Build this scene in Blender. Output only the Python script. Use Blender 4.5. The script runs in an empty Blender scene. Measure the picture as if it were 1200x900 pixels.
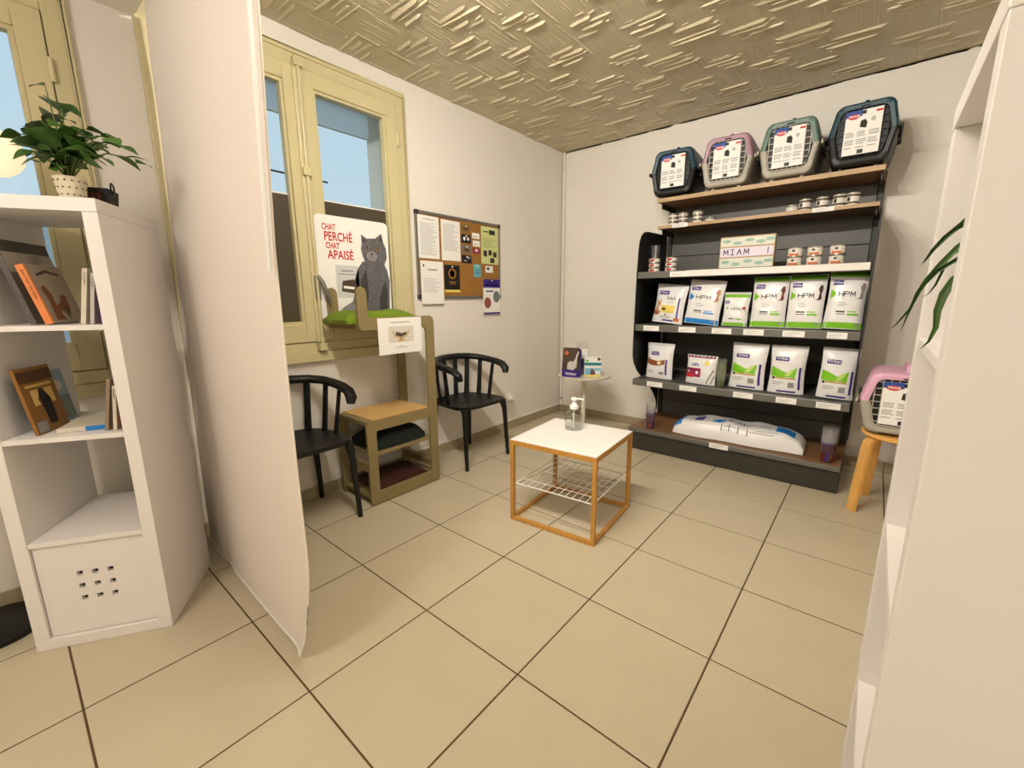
import bpy, bmesh, math, random
from mathutils import Vector, Matrix
random.seed(7)
SC = bpy.context.scene
COL = SC.collection
PI = math.pi
R = math.radians

# ------------------------------------------------------------------ camera
F_PX, PITCH, YAW, ROLL = 503.0, .196, .698, .006
CAM = Vector((1.6335, -.8933, 1.1673))
_c, _s = math.cos(YAW), math.sin(YAW)
FW = Vector((-_s*math.cos(PITCH), _c*math.cos(PITCH), -math.sin(PITCH)))
_rt = Vector((_c, _s, 0)); _dn = FW.cross(_rt)
RT = math.cos(ROLL)*_rt + math.sin(ROLL)*_dn
DN = -math.sin(ROLL)*_rt + math.cos(ROLL)*_dn
cd = bpy.data.cameras.new('camera'); cam = bpy.data.objects.new('camera', cd); COL.objects.link(cam)
cd.lens = 36*F_PX/1200; cd.sensor_width = 36; cd.clip_start = .02; cd.clip_end = 200
m = Matrix((RT, -DN, -FW)).transposed().to_4x4(); m.translation = CAM
cam.matrix_world = m
SC.camera = cam
def P(px, py, ax, val):
    "point where the photo pixel's ray meets the plane axis=val (metres)"
    d = FW + RT*((px-600)/F_PX) + DN*((py-450)/F_PX)
    return CAM + d*((val-CAM[ax])/d[ax])

# ------------------------------------------------------------------ world, exposure
W = bpy.data.worlds.new('sky'); SC.world = W; W.use_nodes = True
nt = W.node_tree; bg = nt.nodes['Background']
tc = nt.nodes.new('ShaderNodeTexCoord'); sep = nt.nodes.new('ShaderNodeSeparateXYZ'); rmp = nt.nodes.new('ShaderNodeValToRGB')
nt.links.new(tc.outputs['Generated'], sep.inputs[0]); nt.links.new(sep.outputs['Z'], rmp.inputs[0]); nt.links.new(rmp.outputs[0], bg.inputs[0])
rmp.color_ramp.elements[0].position = 0.0; rmp.color_ramp.elements[0].color = (.72, .87, .94, 1)
rmp.color_ramp.elements[1].position = 0.6; rmp.color_ramp.elements[1].color = (.55, .76, .92, 1)
bg.inputs[1].default_value = .92
SC.cycles.transparent_max_bounces = 64
vs = SC.view_settings
vs.view_transform = 'Standard'; vs.look = 'None'; vs.gamma = 1; vs.use_curve_mapping = False
vs.exposure = 0.0
LAMP_W = 11.5            # each bulb of the ceiling spot bar
BEAM_W = 34.0             # each spot beam aimed at the shelving
LAMP_COL = (1, .94, .855)
HALL_W = 40.0            # ceiling lamp of the hall behind the curtain
HALL_COL = (1, .93, .865)

# ------------------------------------------------------------------ materials
def lin(c):
    r = []
    for x in c:
        x /= 255
        r.append(x/12.92 if x <= .04045 else ((x+.055)/1.055)**2.4)
    return (*r, 1)
MATS = {}
def M(name, rgb, rough=.5, metal=0, var=0, vscale=8, bump=0, bscale=60, emit=0, trans=0, alpha=1, spec=.5, ior=1.45, stretch=None):
    if name in MATS: return MATS[name]
    mt = bpy.data.materials.new(name); mt.use_nodes = True
    n = mt.node_tree.nodes; l = mt.node_tree.links; b = n['Principled BSDF']
    col = lin(rgb)
    b.inputs['Base Color'].default_value = col; b.inputs['Roughness'].default_value = rough
    b.inputs['Metallic'].default_value = metal; b.inputs['Specular IOR Level'].default_value = spec
    b.inputs['IOR'].default_value = ior
    b.inputs['Transmission Weight'].default_value = trans; b.inputs['Alpha'].default_value = alpha
    if emit:
        b.inputs['Emission Color'].default_value = col; b.inputs['Emission Strength'].default_value = emit
    if var or bump:
        t = n.new('ShaderNodeTexCoord'); mp = n.new('ShaderNodeMapping'); l.new(t.outputs['Object'], mp.inputs[0])
        if stretch: mp.inputs['Scale'].default_value = stretch
    if var:
        ns = n.new('ShaderNodeTexNoise'); ns.inputs['Scale'].default_value = vscale; ns.inputs['Detail'].default_value = 5
        l.new(mp.outputs[0], ns.inputs['Vector'])
        cr = n.new('ShaderNodeValToRGB'); l.new(ns.outputs['Fac'], cr.inputs[0])
        cr.color_ramp.elements[0].position = .3; cr.color_ramp.elements[1].position = .7
        cr.color_ramp.elements[0].color = (*[x*(1-var) for x in col[:3]], 1)
        cr.color_ramp.elements[1].color = (*[min(1, x*(1+var)) for x in col[:3]], 1)
        l.new(cr.outputs[0], b.inputs['Base Color'])
    if bump:
        nb = n.new('ShaderNodeTexNoise'); nb.inputs['Scale'].default_value = bscale; nb.inputs['Detail'].default_value = 4
        l.new(mp.outputs[0], nb.inputs['Vector'])
        bp = n.new('ShaderNodeBump'); bp.inputs['Strength'].default_value = bump; bp.inputs['Distance'].default_value = .01
        l.new(nb.outputs['Fac'], bp.inputs['Height']); l.new(bp.outputs[0], b.inputs['Normal'])
    MATS[name] = mt; return mt
def glass_mat(name, tint=(1, 1, 1), gloss=.12, rough=0.0, haze=0):
    mt = bpy.data.materials.new(name); mt.use_nodes = True; n = mt.node_tree.nodes; l = mt.node_tree.links
    n.remove(n['Principled BSDF']); o = n['Material Output']
    tr = n.new('ShaderNodeBsdfTransparent'); tr.inputs[0].default_value = (*tint, 1)
    g = n.new('ShaderNodeBsdfGlossy'); g.inputs['Roughness'].default_value = rough
    mx = n.new('ShaderNodeMixShader'); lw = n.new('ShaderNodeLayerWeight'); lw.inputs[0].default_value = .5
    pw = n.new('ShaderNodeMath'); pw.operation = 'POWER'; pw.inputs[1].default_value = 3
    ad = n.new('ShaderNodeMath'); ad.operation = 'MULTIPLY_ADD'; ad.inputs[1].default_value = gloss*3; ad.inputs[2].default_value = gloss*.22; ad.use_clamp = True
    l.new(lw.outputs['Facing'], pw.inputs[0]); l.new(pw.outputs[0], ad.inputs[0]); l.new(ad.outputs[0], mx.inputs[0])
    df = n.new('ShaderNodeBsdfTranslucent'); df.inputs[0].default_value = (.9,.9,.9,1); d2 = n.new('ShaderNodeBsdfDiffuse'); d2.inputs[0].default_value = (.9,.9,.9,1); dm = n.new('ShaderNodeMixShader'); l.new(df.outputs[0], dm.inputs[1]); l.new(d2.outputs[0], dm.inputs[2])
    hz = n.new('ShaderNodeMixShader'); hz.inputs[0].default_value = haze; l.new(tr.outputs[0], hz.inputs[1]); l.new(dm.outputs[0], hz.inputs[2]); l.new(hz.outputs[0], mx.inputs[1]); l.new(g.outputs[0], mx.inputs[2]); l.new(mx.outputs[0], o.inputs[0])
    return mt
m_wall = M('white_wall_paint', (232, 226, 216), .7, bump=.06, bscale=90, var=.015, vscale=3)
m_ceil = M('beige_combed_plaster', (196, 184, 154), .40, bump=.12, bscale=45, var=.04, vscale=14)
m_soffit = M('white_soffit_paint', (236, 230, 220), .7, bump=.05)
m_tile = M('beige_floor_tile', (196, 184, 158), .36, var=.03, vscale=5, bump=.02, bscale=30)
m_grout = M('brown_grout', (88, 68, 40), .9, bump=.3, bscale=200)
m_plinth = M('beige_plinth_tile', (168, 154, 126), .4, var=.04, vscale=6)
m_cream = M('cream_window_paint', (204, 193, 150), .42, var=.02, bump=.03)
m_white = M('white_foil_board', (236, 231, 226), .38, bump=.01, bscale=200)
m_whitep = M('white_plastic', (238, 236, 230), .35)
m_curt = M('white_curtain_fabric', (232, 222, 212), .85, bump=.08, bscale=250)
m_blackp = M('black_plastic', (11, 11, 10), .48, bump=.02, bscale=300)
m_black = M('black_board', (16, 15, 15), .5)
m_metal = M('dark_grey_metal', (92, 90, 86), .5, metal=.25, bump=.02)
m_metald = M('charcoal_metal', (58, 56, 50), .5, metal=.2)
m_alu = M('brushed_aluminium', (150, 146, 138), .35, metal=.8)
m_wood = M('shelf_wood', (128, 94, 60), .5, var=.18, vscale=6, stretch=(1, 9, 9))
m_wood2 = M('shelf_wood_edge', (182, 152, 112), .5, var=.12, vscale=6, stretch=(1, 9, 9))
m_bamboo = M('bamboo', (190, 138, 62), .42, var=.12, vscale=10, stretch=(6, 6, 1))
m_birch = M('birch_veneer', (226, 172, 92), .42, var=.08, vscale=9, stretch=(6, 6, 1))
m_khaki = M('khaki_board', (138, 122, 82), .6, var=.04, bump=.03)
m_cork = M('cork', (152, 106, 46), .85, var=.22, vscale=120, bump=.2, bscale=150)
m_corkl = M('light_cork', (198, 160, 100), .85, var=.2, vscale=110, bump=.2, bscale=150)
m_paper = M('paper_white', (238, 236, 230), .8)
m_ink = M('grey_ink', (150, 148, 146), .8)
m_inkd = M('dark_ink', (52, 48, 46), .8)
m_red = M('red_ink', (196, 30, 34), .7)
m_purple = M('purple_print', (58, 32, 128), .5)
m_green = M('leaf_green_print', (122, 190, 30), .45)
m_greend = M('deep_green_print', (70, 120, 22), .5)
m_blue = M('blue_print', (30, 130, 204), .45)
m_bag = M('white_bag_film', (232, 230, 228), .28, bump=.05, bscale=25)
m_glass = glass_mat('window_glass', (.93, .96, .97), .06)
m_clear = glass_mat('clear_plastic', (.95, .95, .96), .16, .12, .05)
m_film = M('brown_privacy_film', (74, 66, 52), .5)

# ------------------------------------------------------------------ mesh builder
class MB:
    def __init__(s): s.v = []; s.f = []
    def add(s, vs, fs):
        b = len(s.v); s.v += [tuple(x) for x in vs]; s.f += [[b+i for i in f] for f in fs]; return s
    def box(s, x0, x1, y0, y1, z0, z1):
        return s.add([(x0,y0,z0),(x1,y0,z0),(x1,y1,z0),(x0,y1,z0),(x0,y0,z1),(x1,y0,z1),(x1,y1,z1),(x0,y1,z1)],
            [(0,3,2,1),(4,5,6,7),(0,1,5,4),(1,2,6,5),(2,3,7,6),(3,0,4,7)])
    def bar(s, a, b, w, h, up=(0,0,1)):
        a, b = Vector(a), Vector(b); d = (b-a).normalized(); u = Vector(up)
        if abs(d.dot(u)) > .99: u = Vector((1,0,0))
        sx = d.cross(u).normalized()*w/2; sy = sx.cross(d).normalized()*h/2
        return s.add([a-sx-sy, a+sx-sy, a+sx+sy, a-sx+sy, b-sx-sy, b+sx-sy, b+sx+sy, b-sx+sy],
            [(0,3,2,1),(4,5,6,7),(0,1,5,4),(1,2,6,5),(2,3,7,6),(3,0,4,7)])
    def tube(s, pts, rad, n=10, flat=1.0, up=(0,0,1), cap=True):
        pts = [Vector(p) for p in pts]; k = len(pts)
        if not isinstance(rad, (list, tuple)): rad = [rad]*k
        vs, fs = [], []
        for i, p in enumerate(pts):
            d = (pts[min(i+1,k-1)]-pts[max(i-1,0)]).normalized(); u = Vector(up)
            if abs(d.dot(u)) > .98: u = Vector((1,0,0)) if abs(d.x) < .9 else Vector((0,1,0))
            a = d.cross(u).normalized(); b = a.cross(d).normalized()
            for j in range(n):
                t = 2*PI*j/n; vs.append(p + a*math.cos(t)*rad[i] + b*math.sin(t)*rad[i]*flat)
        for i in range(k-1):
            for j in range(n):
                fs.append((i*n+j, i*n+(j+1)%n, (i+1)*n+(j+1)%n, (i+1)*n+j))
        if cap: fs.append(tuple(range(n))); fs.append(tuple((k-1)*n+j for j in range(n)))
        return s.add(vs, fs)
    def lathe(s, prof, n=24, c=(0,0,0), closed=True):
        vs, fs = [], []; k = len(prof)
        for r, z in prof:
            for j in range(n):
                t = 2*PI*j/n; vs.append((c[0]+r*math.cos(t), c[1]+r*math.sin(t), c[2]+z))
        for i in range(k-1):
            for j in range(n): fs.append((i*n+j, i*n+(j+1)%n, (i+1)*n+(j+1)%n, (i+1)*n+j))
        if closed:
            if prof[0][0] > 1e-5: fs.append(tuple(range(n)))
            if prof[-1][0] > 1e-5: fs.append(tuple((k-1)*n+j for j in range(n)))
        return s.add(vs, fs)
    def prism(s, poly, fn, a, b):
        "poly of (u,v); fn(u,v,w)->xyz; from w=a to w=b"
        n = len(poly)
        return s.add([fn(u,v,a) for u,v in poly]+[fn(u,v,b) for u,v in poly],
            [tuple(range(n)), tuple(range(2*n-1, n-1, -1))]+[(i,(i+1)%n,n+(i+1)%n,n+i) for i in range(n)])
    def grid(s, fn, nu, nv):
        vs = [fn(i/nu, j/nv) for j in range(nv+1) for i in range(nu+1)]
        return s.add(vs, [(j*(nu+1)+i, j*(nu+1)+i+1, (j+1)*(nu+1)+i+1, (j+1)*(nu+1)+i) for j in range(nv) for i in range(nu)])
    def mesh(s, name, mat, smooth=False, recalc=True):
        me = bpy.data.meshes.new(name); me.from_pydata(s.v, [], s.f)
        if recalc:
            bm = bmesh.new(); bm.from_mesh(me); bmesh.ops.remove_doubles(bm, verts=bm.verts, dist=1e-6)
            bmesh.ops.recalc_face_normals(bm, faces=bm.faces); bm.to_mesh(me); bm.free()
        if mat: me.materials.append(mat)
        if smooth:
            me.polygons.foreach_set('use_smooth', [True]*len(me.polygons)); me.set_sharp_from_angle(angle=R(38))
        return me
    def build(s, name, mat, parent=None, bevel=0, smooth=False, seg=2, recalc=True):
        return link(name, s.mesh(name, mat, smooth, recalc), parent, bevel, seg)
def link(name, me, parent=None, bevel=0, seg=2):
    o = bpy.data.objects.new(name, me); COL.objects.link(o)
    if parent is not None: o.parent = parent
    if bevel:
        md = o.modifiers.new('bevel', 'BEVEL'); md.width = bevel; md.segments = seg; md.limit_method = 'ANGLE'; md.angle_limit = R(40); md.harden_normals = False
    return o
def tag(o, label=None, cat=None, group=None, kind=None):
    if label: o['label'] = label
    if cat: o['category'] = cat
    if group: o['group'] = group
    if kind: o['kind'] = kind
    return o
def thing(name, label, cat, loc=(0,0,0), rz=0, group=None, rx=0, ry=0, kind=None):
    o = bpy.data.objects.new(name, None); COL.objects.link(o); o.location = loc; o.rotation_euler = (rx, ry, rz); o.empty_display_size = .05
    return tag(o, label, cat, group, kind)
def dup(root, loc=None, rz=None, label=None, parent=None):
    r = root.copy(); COL.objects.link(r)
    if parent is not None: r.parent = parent
    if loc is not None: r.location = loc
    if rz is not None: r.rotation_euler = (root.rotation_euler[0], root.rotation_euler[1], rz)
    if label: r['label'] = label
    for ch in list(root.children): dup(ch, parent=r)
    return r
def decal(name, mat, parent, mp, rects, n=1, w=.0006):
    "flat print: rectangles (u0,v0,u1,v1) laid on the surface mp(u,v,w)"
    b = MB()
    for (u0,v0,u1,v1) in rects:
        b.grid(lambda a, c: mp(u0+(u1-u0)*a, v0+(v1-v0)*c, w), n, n)
    return b.build(name, mat, parent, recalc=False)
def dpoly(name, mat, parent, mp, polys, w=.0006, sub=0):
    bm = bmesh.new()
    for po in polys: bm.faces.new([bm.verts.new((u, v, 0)) for u, v in po])
    if sub:
        bmesh.ops.triangulate(bm, faces=bm.faces)
        for _ in range(sub): bmesh.ops.subdivide_edges(bm, edges=bm.edges, cuts=1, use_grid_fill=True)
    for vt in bm.verts: vt.co = mp(vt.co.x, vt.co.y, w)
    me = bpy.data.meshes.new(name); bm.to_mesh(me); bm.free(); me.materials.append(mat)
    return link(name, me, parent)
def ell(u, v, a, b, n=16, t0=0): return [(u+a*math.cos(2*PI*i/n+t0), v+b*math.sin(2*PI*i/n+t0)) for i in range(n)]
def text(s, name, mat, parent, mp, u, v, size, w=.0009, bold=0, align='LEFT', sx=1, fit=0):
    c = bpy.data.curves.new('t', 'FONT'); c.body = s; c.size = size; c.align_x = align; c.offset = bold; c.resolution_u = 3
    o = bpy.data.objects.new('t', c); COL.objects.link(o)
    me = bpy.data.meshes.new_from_object(o); bpy.data.objects.remove(o); bpy.data.curves.remove(c)
    if fit: sx = fit/max(vt.co.x for vt in me.vertices)
    for vt in me.vertices: vt.co = mp(u+vt.co.x*sx, v+vt.co.y, w)
    me.materials.clear(); me.materials.append(mat); me.name = name
    return link(name, me, parent)
GLY = {'H': [[(0,0),(0,1)],[(1,0),(1,1)],[(0,.5),(1,.5)]], 'P': [[(0,0),(0,1),(.8,1),(1,.88),(1,.62),(.8,.5),(0,.5)]], 'M': [[(0,0),(.12,1),(.55,.25),(.98,1),(1.1,0)]], 'I': [[(.5,0),(.5,1)],[(.2,0),(.8,0)],[(.2,1),(.8,1)]], 'A': [[(0,0),(.5,1),(1,0)],[(.2,.38),(.8,.38)]], '!': [[(.5,.35),(.5,1)],[(.5,0),(.5,.12)]], ' ': []}
def strokes(s, name, mat, parent, mp, u, v, cw, chh, gap, th, w=.0009):
    "letters drawn as flat pen strokes"
    b = MB()
    for c in s:
        for st in GLY[c]:
            for (a0, b0), (a1, b1) in zip(st, st[1:]):
                x0, y0, x1, y1 = u+a0*cw, v+b0*chh, u+a1*cw, v+b1*chh; d = math.hypot(x1-x0, y1-y0); ex, ey = (x1-x0)/d*th*.4, (y1-y0)/d*th*.4; nx, ny = -(y1-y0)/d*th/2, (x1-x0)/d*th/2
                x0, y0, x1, y1 = x0-ex, y0-ey, x1+ex, y1+ey
                b.add([mp(x0-nx,y0-ny,w), mp(x1-nx,y1-ny,w), mp(x1+nx,y1+ny,w), mp(x0+nx,y0+ny,w)], [(0,1,2,3)])
        u += cw+gap
    return b.build(name, mat, parent, recalc=False)
def rrect(u0, v0, u1, v1, r, n=4):
    p = []
    for cx, cy, t in ((u1-r,v0+r,-PI/2),(u1-r,v1-r,0),(u0+r,v1-r,PI/2),(u0+r,v0+r,PI)):
        for i in range(n+1): a = t+PI/2*i/n; p.append((cx+r*math.cos(a), cy+r*math.sin(a)))
    return p
XY = lambda u, v, w: (u, v, w)
XZ = lambda u, v, w: (u, -w, v)          # faces -y
YZ = lambda u, v, w: (w, u, v)           # faces +x

# ------------------------------------------------------------------ the room
XL, YB, XR, YF, HC, HS, YS = -.82, 2.82, 2.32, -3.0, 2.52, 2.30, -.34
# windows in the left wall: y0, y1, z0, z1
WIN = [(-.312, .955, .875, 2.40), (-1.88, -.562, .835, 2.25)]
def slab(name, parts, mat):
    b = MB()
    for p in parts: b.box(*p)
    return tag(b.build(name, mat), kind='structure')
T = .40
w1, w2 = WIN
slab('wall_left', [(XL-T,XL,YF,w2[0],0,HC+.1),(XL-T,XL,w2[0],w2[1],0,w2[2]),(XL-T,XL,w2[0],w2[1],w2[3],HC+.1),
    (XL-T,XL,w2[1],w1[0],0,HC+.1),(XL-T,XL,w1[0],w1[1],0,w1[2]),(XL-T,XL,w1[0],w1[1],w1[3],HC+.1),(XL-T,XL,w1[1],YB,0,HC+.1)], m_wall)
slab('wall_back', [(XL-T,XR+.1,YB,YB+.1,0,HC+.1)], m_wall)
slab('wall_right', [(XR,XR+.1,YF,YB,0,HC+.1)], m_wall)
slab('wall_front', [(XL-T,XR+.1,YF-.1,YF,0,HC+.1)], m_wall)
# floor: grout bed and separate tiles 0.45 m
fl = slab('floor', [(XL-T,XR+.1,YF-.1,YB+.1,-.06,-.002)], m_grout)
TS, JG = .45, .0028
tm = {}
for i in range(-2, 6):
    for j in range(-7, 7):
        x0, x1, y0, y1 = max(i*TS+JG, XL), min((i+1)*TS-JG, XR), max(j*TS+JG, YF), min((j+1)*TS-JG, YB)
        if x1-x0 < .01 or y1-y0 < .01: continue
        k = (round(x1-x0,4), round(y1-y0,4))
        if k not in tm:
            hx, hy = k[0]/2, k[1]/2; e = .002; b = MB()
            b.add([(-hx,-hy,-.004),(hx,-hy,-.004),(hx,hy,-.004),(-hx,hy,-.004),(-hx,-hy,-.0012),(hx,-hy,-.0012),(hx,hy,-.0012),(-hx,hy,-.0012),
                (-hx+e,-hy+e,0),(hx-e,-hy+e,0),(hx-e,hy-e,0),(-hx+e,hy-e,0)],
                [(0,1,5,4),(1,2,6,5),(2,3,7,6),(3,0,4,7),(4,5,9,8),(5,6,10,9),(6,7,11,10),(7,4,8,11),(8,9,10,11)])
            tm[k] = b.mesh('tile', m_tile)
        o = link('tile', tm[k], fl); o.location = ((x0+x1)/2, (y0+y1)/2, random.uniform(-.0003, .0003))
# baseboards made of plinth tiles
def plinth(name, a, b, fixed, axis, sgn):
    base = tag(thing(name, None, None), kind='structure')
    k = math.floor(a/TS)
    while k*TS < b:
        s0, s1 = max(a, k*TS+.0015), min(b, (k+1)*TS-.0015); k += 1
        if s1-s0 < .01: continue
        bb = MB()
        if axis == 'y': bb.box(fixed, fixed+sgn*.011, s0, s1, .0005, .072)
        else: bb.box(s0, s1, fixed, fixed+sgn*.011, .0005, .072)
        bb.build('plinth_tile', m_plinth, base, bevel=.0015)
    return base
plinth('baseboard_left', YF, YB-.012, XL, 'y', 1); plinth('baseboard_back', XL, XR, YB, 'x', -1)
# ceiling: combed plaster, ridges are real relief in one piece
ce = slab('ceiling', [(XL-T,XR+.1,YS,YB+.1,HC,HC+.1)], m_ceil)
rb = MB(); CS = .21
def ridge(cx, cy, ax_, off, sh, L, wd, ht, an, sk):
    ux, uy = (math.cos(an), math.sin(an)) if ax_ else (-math.sin(an), math.cos(an)); px, py = -uy, ux
    def q(s, t, z):
        x, y = cx+px*off+ux*(sh+s)+px*t, cy+py*off+uy*(sh+s)+py*t
        return (min(max(x,XL+.001),XR-.001), min(max(y,YS+.004),YB-.001), HC+.0008-z)
    rb.add([q(-L/2,0,0), q(-L*.36,-wd,0), q(-L*.36,wd,0), q(-L*.36,sk,ht*random.uniform(.6,1)), q(0,-wd*.9,0), q(0,wd*.9,0), q(0,sk*.8,ht*random.uniform(.7,1)), q(L*.38,-wd,0), q(L*.38,wd,0), q(L*.38,sk,ht), q(L/2,0,0)],
        [(0,1,3),(0,3,2),(1,4,6,3),(3,6,5,2),(4,7,9,6),(6,9,8,5),(7,10,9),(9,10,8)])
for i in range(int((XR-XL)/CS)+2):
    for j in range(int((YB-YS)/CS)+2):
        cx, cy = XL+(i+.5)*CS+random.uniform(-.02,.02), YS+(j+.5)*CS+random.uniform(-.02,.02)
        if (i+j) % 2 == 0:
            for k in range(4): ridge(cx, cy, True, (k-1.5)*.042+random.uniform(-.01,.01), random.uniform(-.05,.05), random.uniform(.12,.30), random.uniform(.007,.014), random.uniform(.006,.013), random.uniform(-.06,.06), random.choice((-.5,.5))*.009)
            for k in range(6): ridge(cx, cy, True, random.uniform(-.1,.1), random.uniform(-.1,.1), random.uniform(.02,.06), random.uniform(.004,.008), random.uniform(.003,.006), random.uniform(-.3,.3), 0)
        else:
            for k in range(13): ridge(cx, cy, False, (k-6)*.0155+random.uniform(-.003,.003), random.uniform(-.02,.02), random.uniform(.16,.27), .0045, random.uniform(.0012,.0034)*(2 if k in (0,12) else 1), random.uniform(-.04,.04), 0)
ro = rb.build('plaster_ridges', m_ceil, ce, recalc=False); ro['kind'] = 'stuff'
slab('ceiling_soffit', [(XL-T,XR+.1,YF-.1,YS,HS,HC+.1)], m_soffit).name = 'trim_1'

# ------------------------------------------------------------------ windows
def window(name, y0, y1, z0, z1):
    w = tag(thing(name, None, None, (XL, 0, 0)), kind='structure')
    fx0, fx1 = -.05, .018
    ov = .004
    mb = MB()
    fw = .055
    mb.box(fx0,fx1,y0+.0005,y0+fw,z0+.0005,z1-.0005); mb.box(fx0,fx1,y1-fw,y1-.0005,z0+.0005,z1-.0005); mb.box(fx0,fx1,y0+fw,y1-fw,z1-fw,z1-.0005); mb.box(fx0,fx1,y0+fw,y1-fw,z0+.0005,z0+fw)
    mb.build('frame', m_cream, w, bevel=.004)
    # architrave on the wall face
    mb = MB(); a = .035
    mb.box(.0005,.026,y0-a,y0,z0-a,z1+a*.6); mb.box(.0005,.026,y1,y1+a*.4,z0-a,z1+a*.6); mb.box(.0005,.026,y0,y1,z1,z1+a*.6); mb.box(.0005,.032,y0-a,y1+a*.4,z0-a-.02,z0)
    mb.build('architrave', m_cream, w, bevel=.004)
    yc = (y0+y1)/2-.022
    for k in (0, 1):
        s0, s1 = (y0+fw+.003, yc-.003) if k == 0 else (yc+.003, y1-fw-.003)
        st = .075; sx0, sx1 = -.045, .026
        mb = MB(); zz0, zz1 = z0+fw+.003, z1-fw-.003
        mb.box(sx0,sx1,s0,s0+st,zz0,zz1); mb.box(sx0,sx1,s1-st,s1,zz0,zz1); mb.box(sx0,sx1,s0+st,s1-st,zz1-st*1.05,zz1); mb.box(sx0,sx1,s0+st,s1-st,zz0,zz0+st*1.35)
        sa = mb.build('sash', m_cream, w, bevel=.005)
        g0, g1, h0, h1 = s0+st, s1-st, zz0+st*1.35, zz1-st*1.05
        bd = .014; mb = MB()
        mb.box(sx0+.02,sx1-.012,g0,g0+bd,h0,h1); mb.box(sx0+.02,sx1-.012,g1-bd,g1,h0,h1); mb.box(sx0+.02,sx1-.012,g0+bd,g1-bd,h0,h0+bd); mb.box(sx0+.02,sx1-.012,g0+bd,g1-bd,h1-bd,h1)
        mb.build('glazing_bead', m_cream, sa)
        MB().box(-.022,-.018,g0,g1,h0,h1).build('pane', m_glass, sa)
        if name == 'window_1':
            MB().box(-.0165,-.015,g0+bd,g1-bd,h0+bd,1.715).build('privacy_film', m_film, sa)
            MB().box(-.0165,-.0145,g0+bd,g1-bd,1.715,1.722).build('film_edge', m_whitep, sa)
        for hz in (z0+.25, z1-.25):
            yh = s0-.002 if k == 0 else s1+.002
            MB().tube([(.03,yh,hz-.04),(.03,yh,hz+.04)], .008, 8).build('hinge', m_cream, sa, smooth=True)
    # cover strip and espagnolette rod
    mb = MB(); mb.box(.026,.040,yc-.03,yc+.018,z0+fw,z1-fw); mb.build('cover_strip', m_cream, w, bevel=.006)
    mb = MB(); mb.tube([(.048,yc-.006,z0+.04),(.048,yc-.006,z1-.03)], .008, 8); mb.build('espagnolette_rod', m_cream, w, smooth=True)
    for hz in (z0+.03, z1-.045, z0+(z1-z0)*.63):
        MB().box(.026,.062,yc-.028,yc+.016,hz-.022,hz+.022).build('rod_guide', m_cream, w, bevel=.004)
    hz = z0+.36
    h = MB().box(.028,.05,yc-.02,yc+.012,hz-.07,hz+.07).build('handle_plate', m_alu, w, bevel=.006)
    MB().tube([(.05,yc,hz+.06),(.075,yc+.01,hz+.03),(.085,yc+.035,hz-.05),(.08,yc+.045,hz-.09)], [.012,.012,.011,.009], 10).build('handle_lever', m_alu, h, smooth=True)
    return w
win1 = window('window_1', *w1); window('window_2', *w2)
# invented rod and sheet imitating the dark line and pale band in window_1
rc = P(384, 214, 0, XL-T+.2)
MB().tube([(-T+.2, w1[0], rc.z+.012), (-T+.2, rc.y, rc.z)], .005, 6).build('dark_line_rod', m_inkd, win1)  # made-up rod, stands for the thin dark line in the panes
sbx = P(400, 148, 0, XL-T+.12).z
m_band = bpy.data.materials.new('translucent_band_sheet'); m_band.use_nodes = True  # passes sky light, so the added sheet reads as a pale band
nn = m_band.node_tree.nodes; ll = m_band.node_tree.links; nn.remove(nn['Principled BSDF'])
t1 = nn.new('ShaderNodeBsdfTranslucent'); t1.inputs[0].default_value = (.86,.86,.84,1); t2 = nn.new('ShaderNodeBsdfDiffuse'); t2.inputs[0].default_value = (.8,.8,.78,1); t3 = nn.new('ShaderNodeMixShader'); t3.inputs[0].default_value = .25
ll.new(t1.outputs[0], t3.inputs[1]); ll.new(t2.outputs[0], t3.inputs[2]); ll.new(t3.outputs[0], nn['Material Output'].inputs[0])
MB().add([(-T+.03,w1[0]+.004,sbx),(-T+.03,w1[1]-.004,sbx),(-T+.03,w1[1]-.004,w1[3]-.004),(-T+.03,w1[0]+.004,w1[3]-.004)], [(0,1,2,3)]).build('pale_band_sheet', m_band, win1)  # made-up sheet, imitates a pale reflection in the upper glass
MB().tube([(-T+.03,w1[0]+.004,sbx),(-T+.03,w1[1]-.004,sbx)], .005, 8).build('band_sheet_bar', m_whitep, win1)  # lower edge of the added sheet, also made up
tag(MB().box(-9,-8,-8,14,0,2.4).build('garden_wall', M('pale_render', (196,206,210), .8)), 'pale rendered wall outside beyond the window', 'wall')
slab('floor_outside', [(-14,XL-T,-12,16,-.2,-.05)], M('pale_paving', (170,170,165), .9)).name = 'ground'

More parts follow.
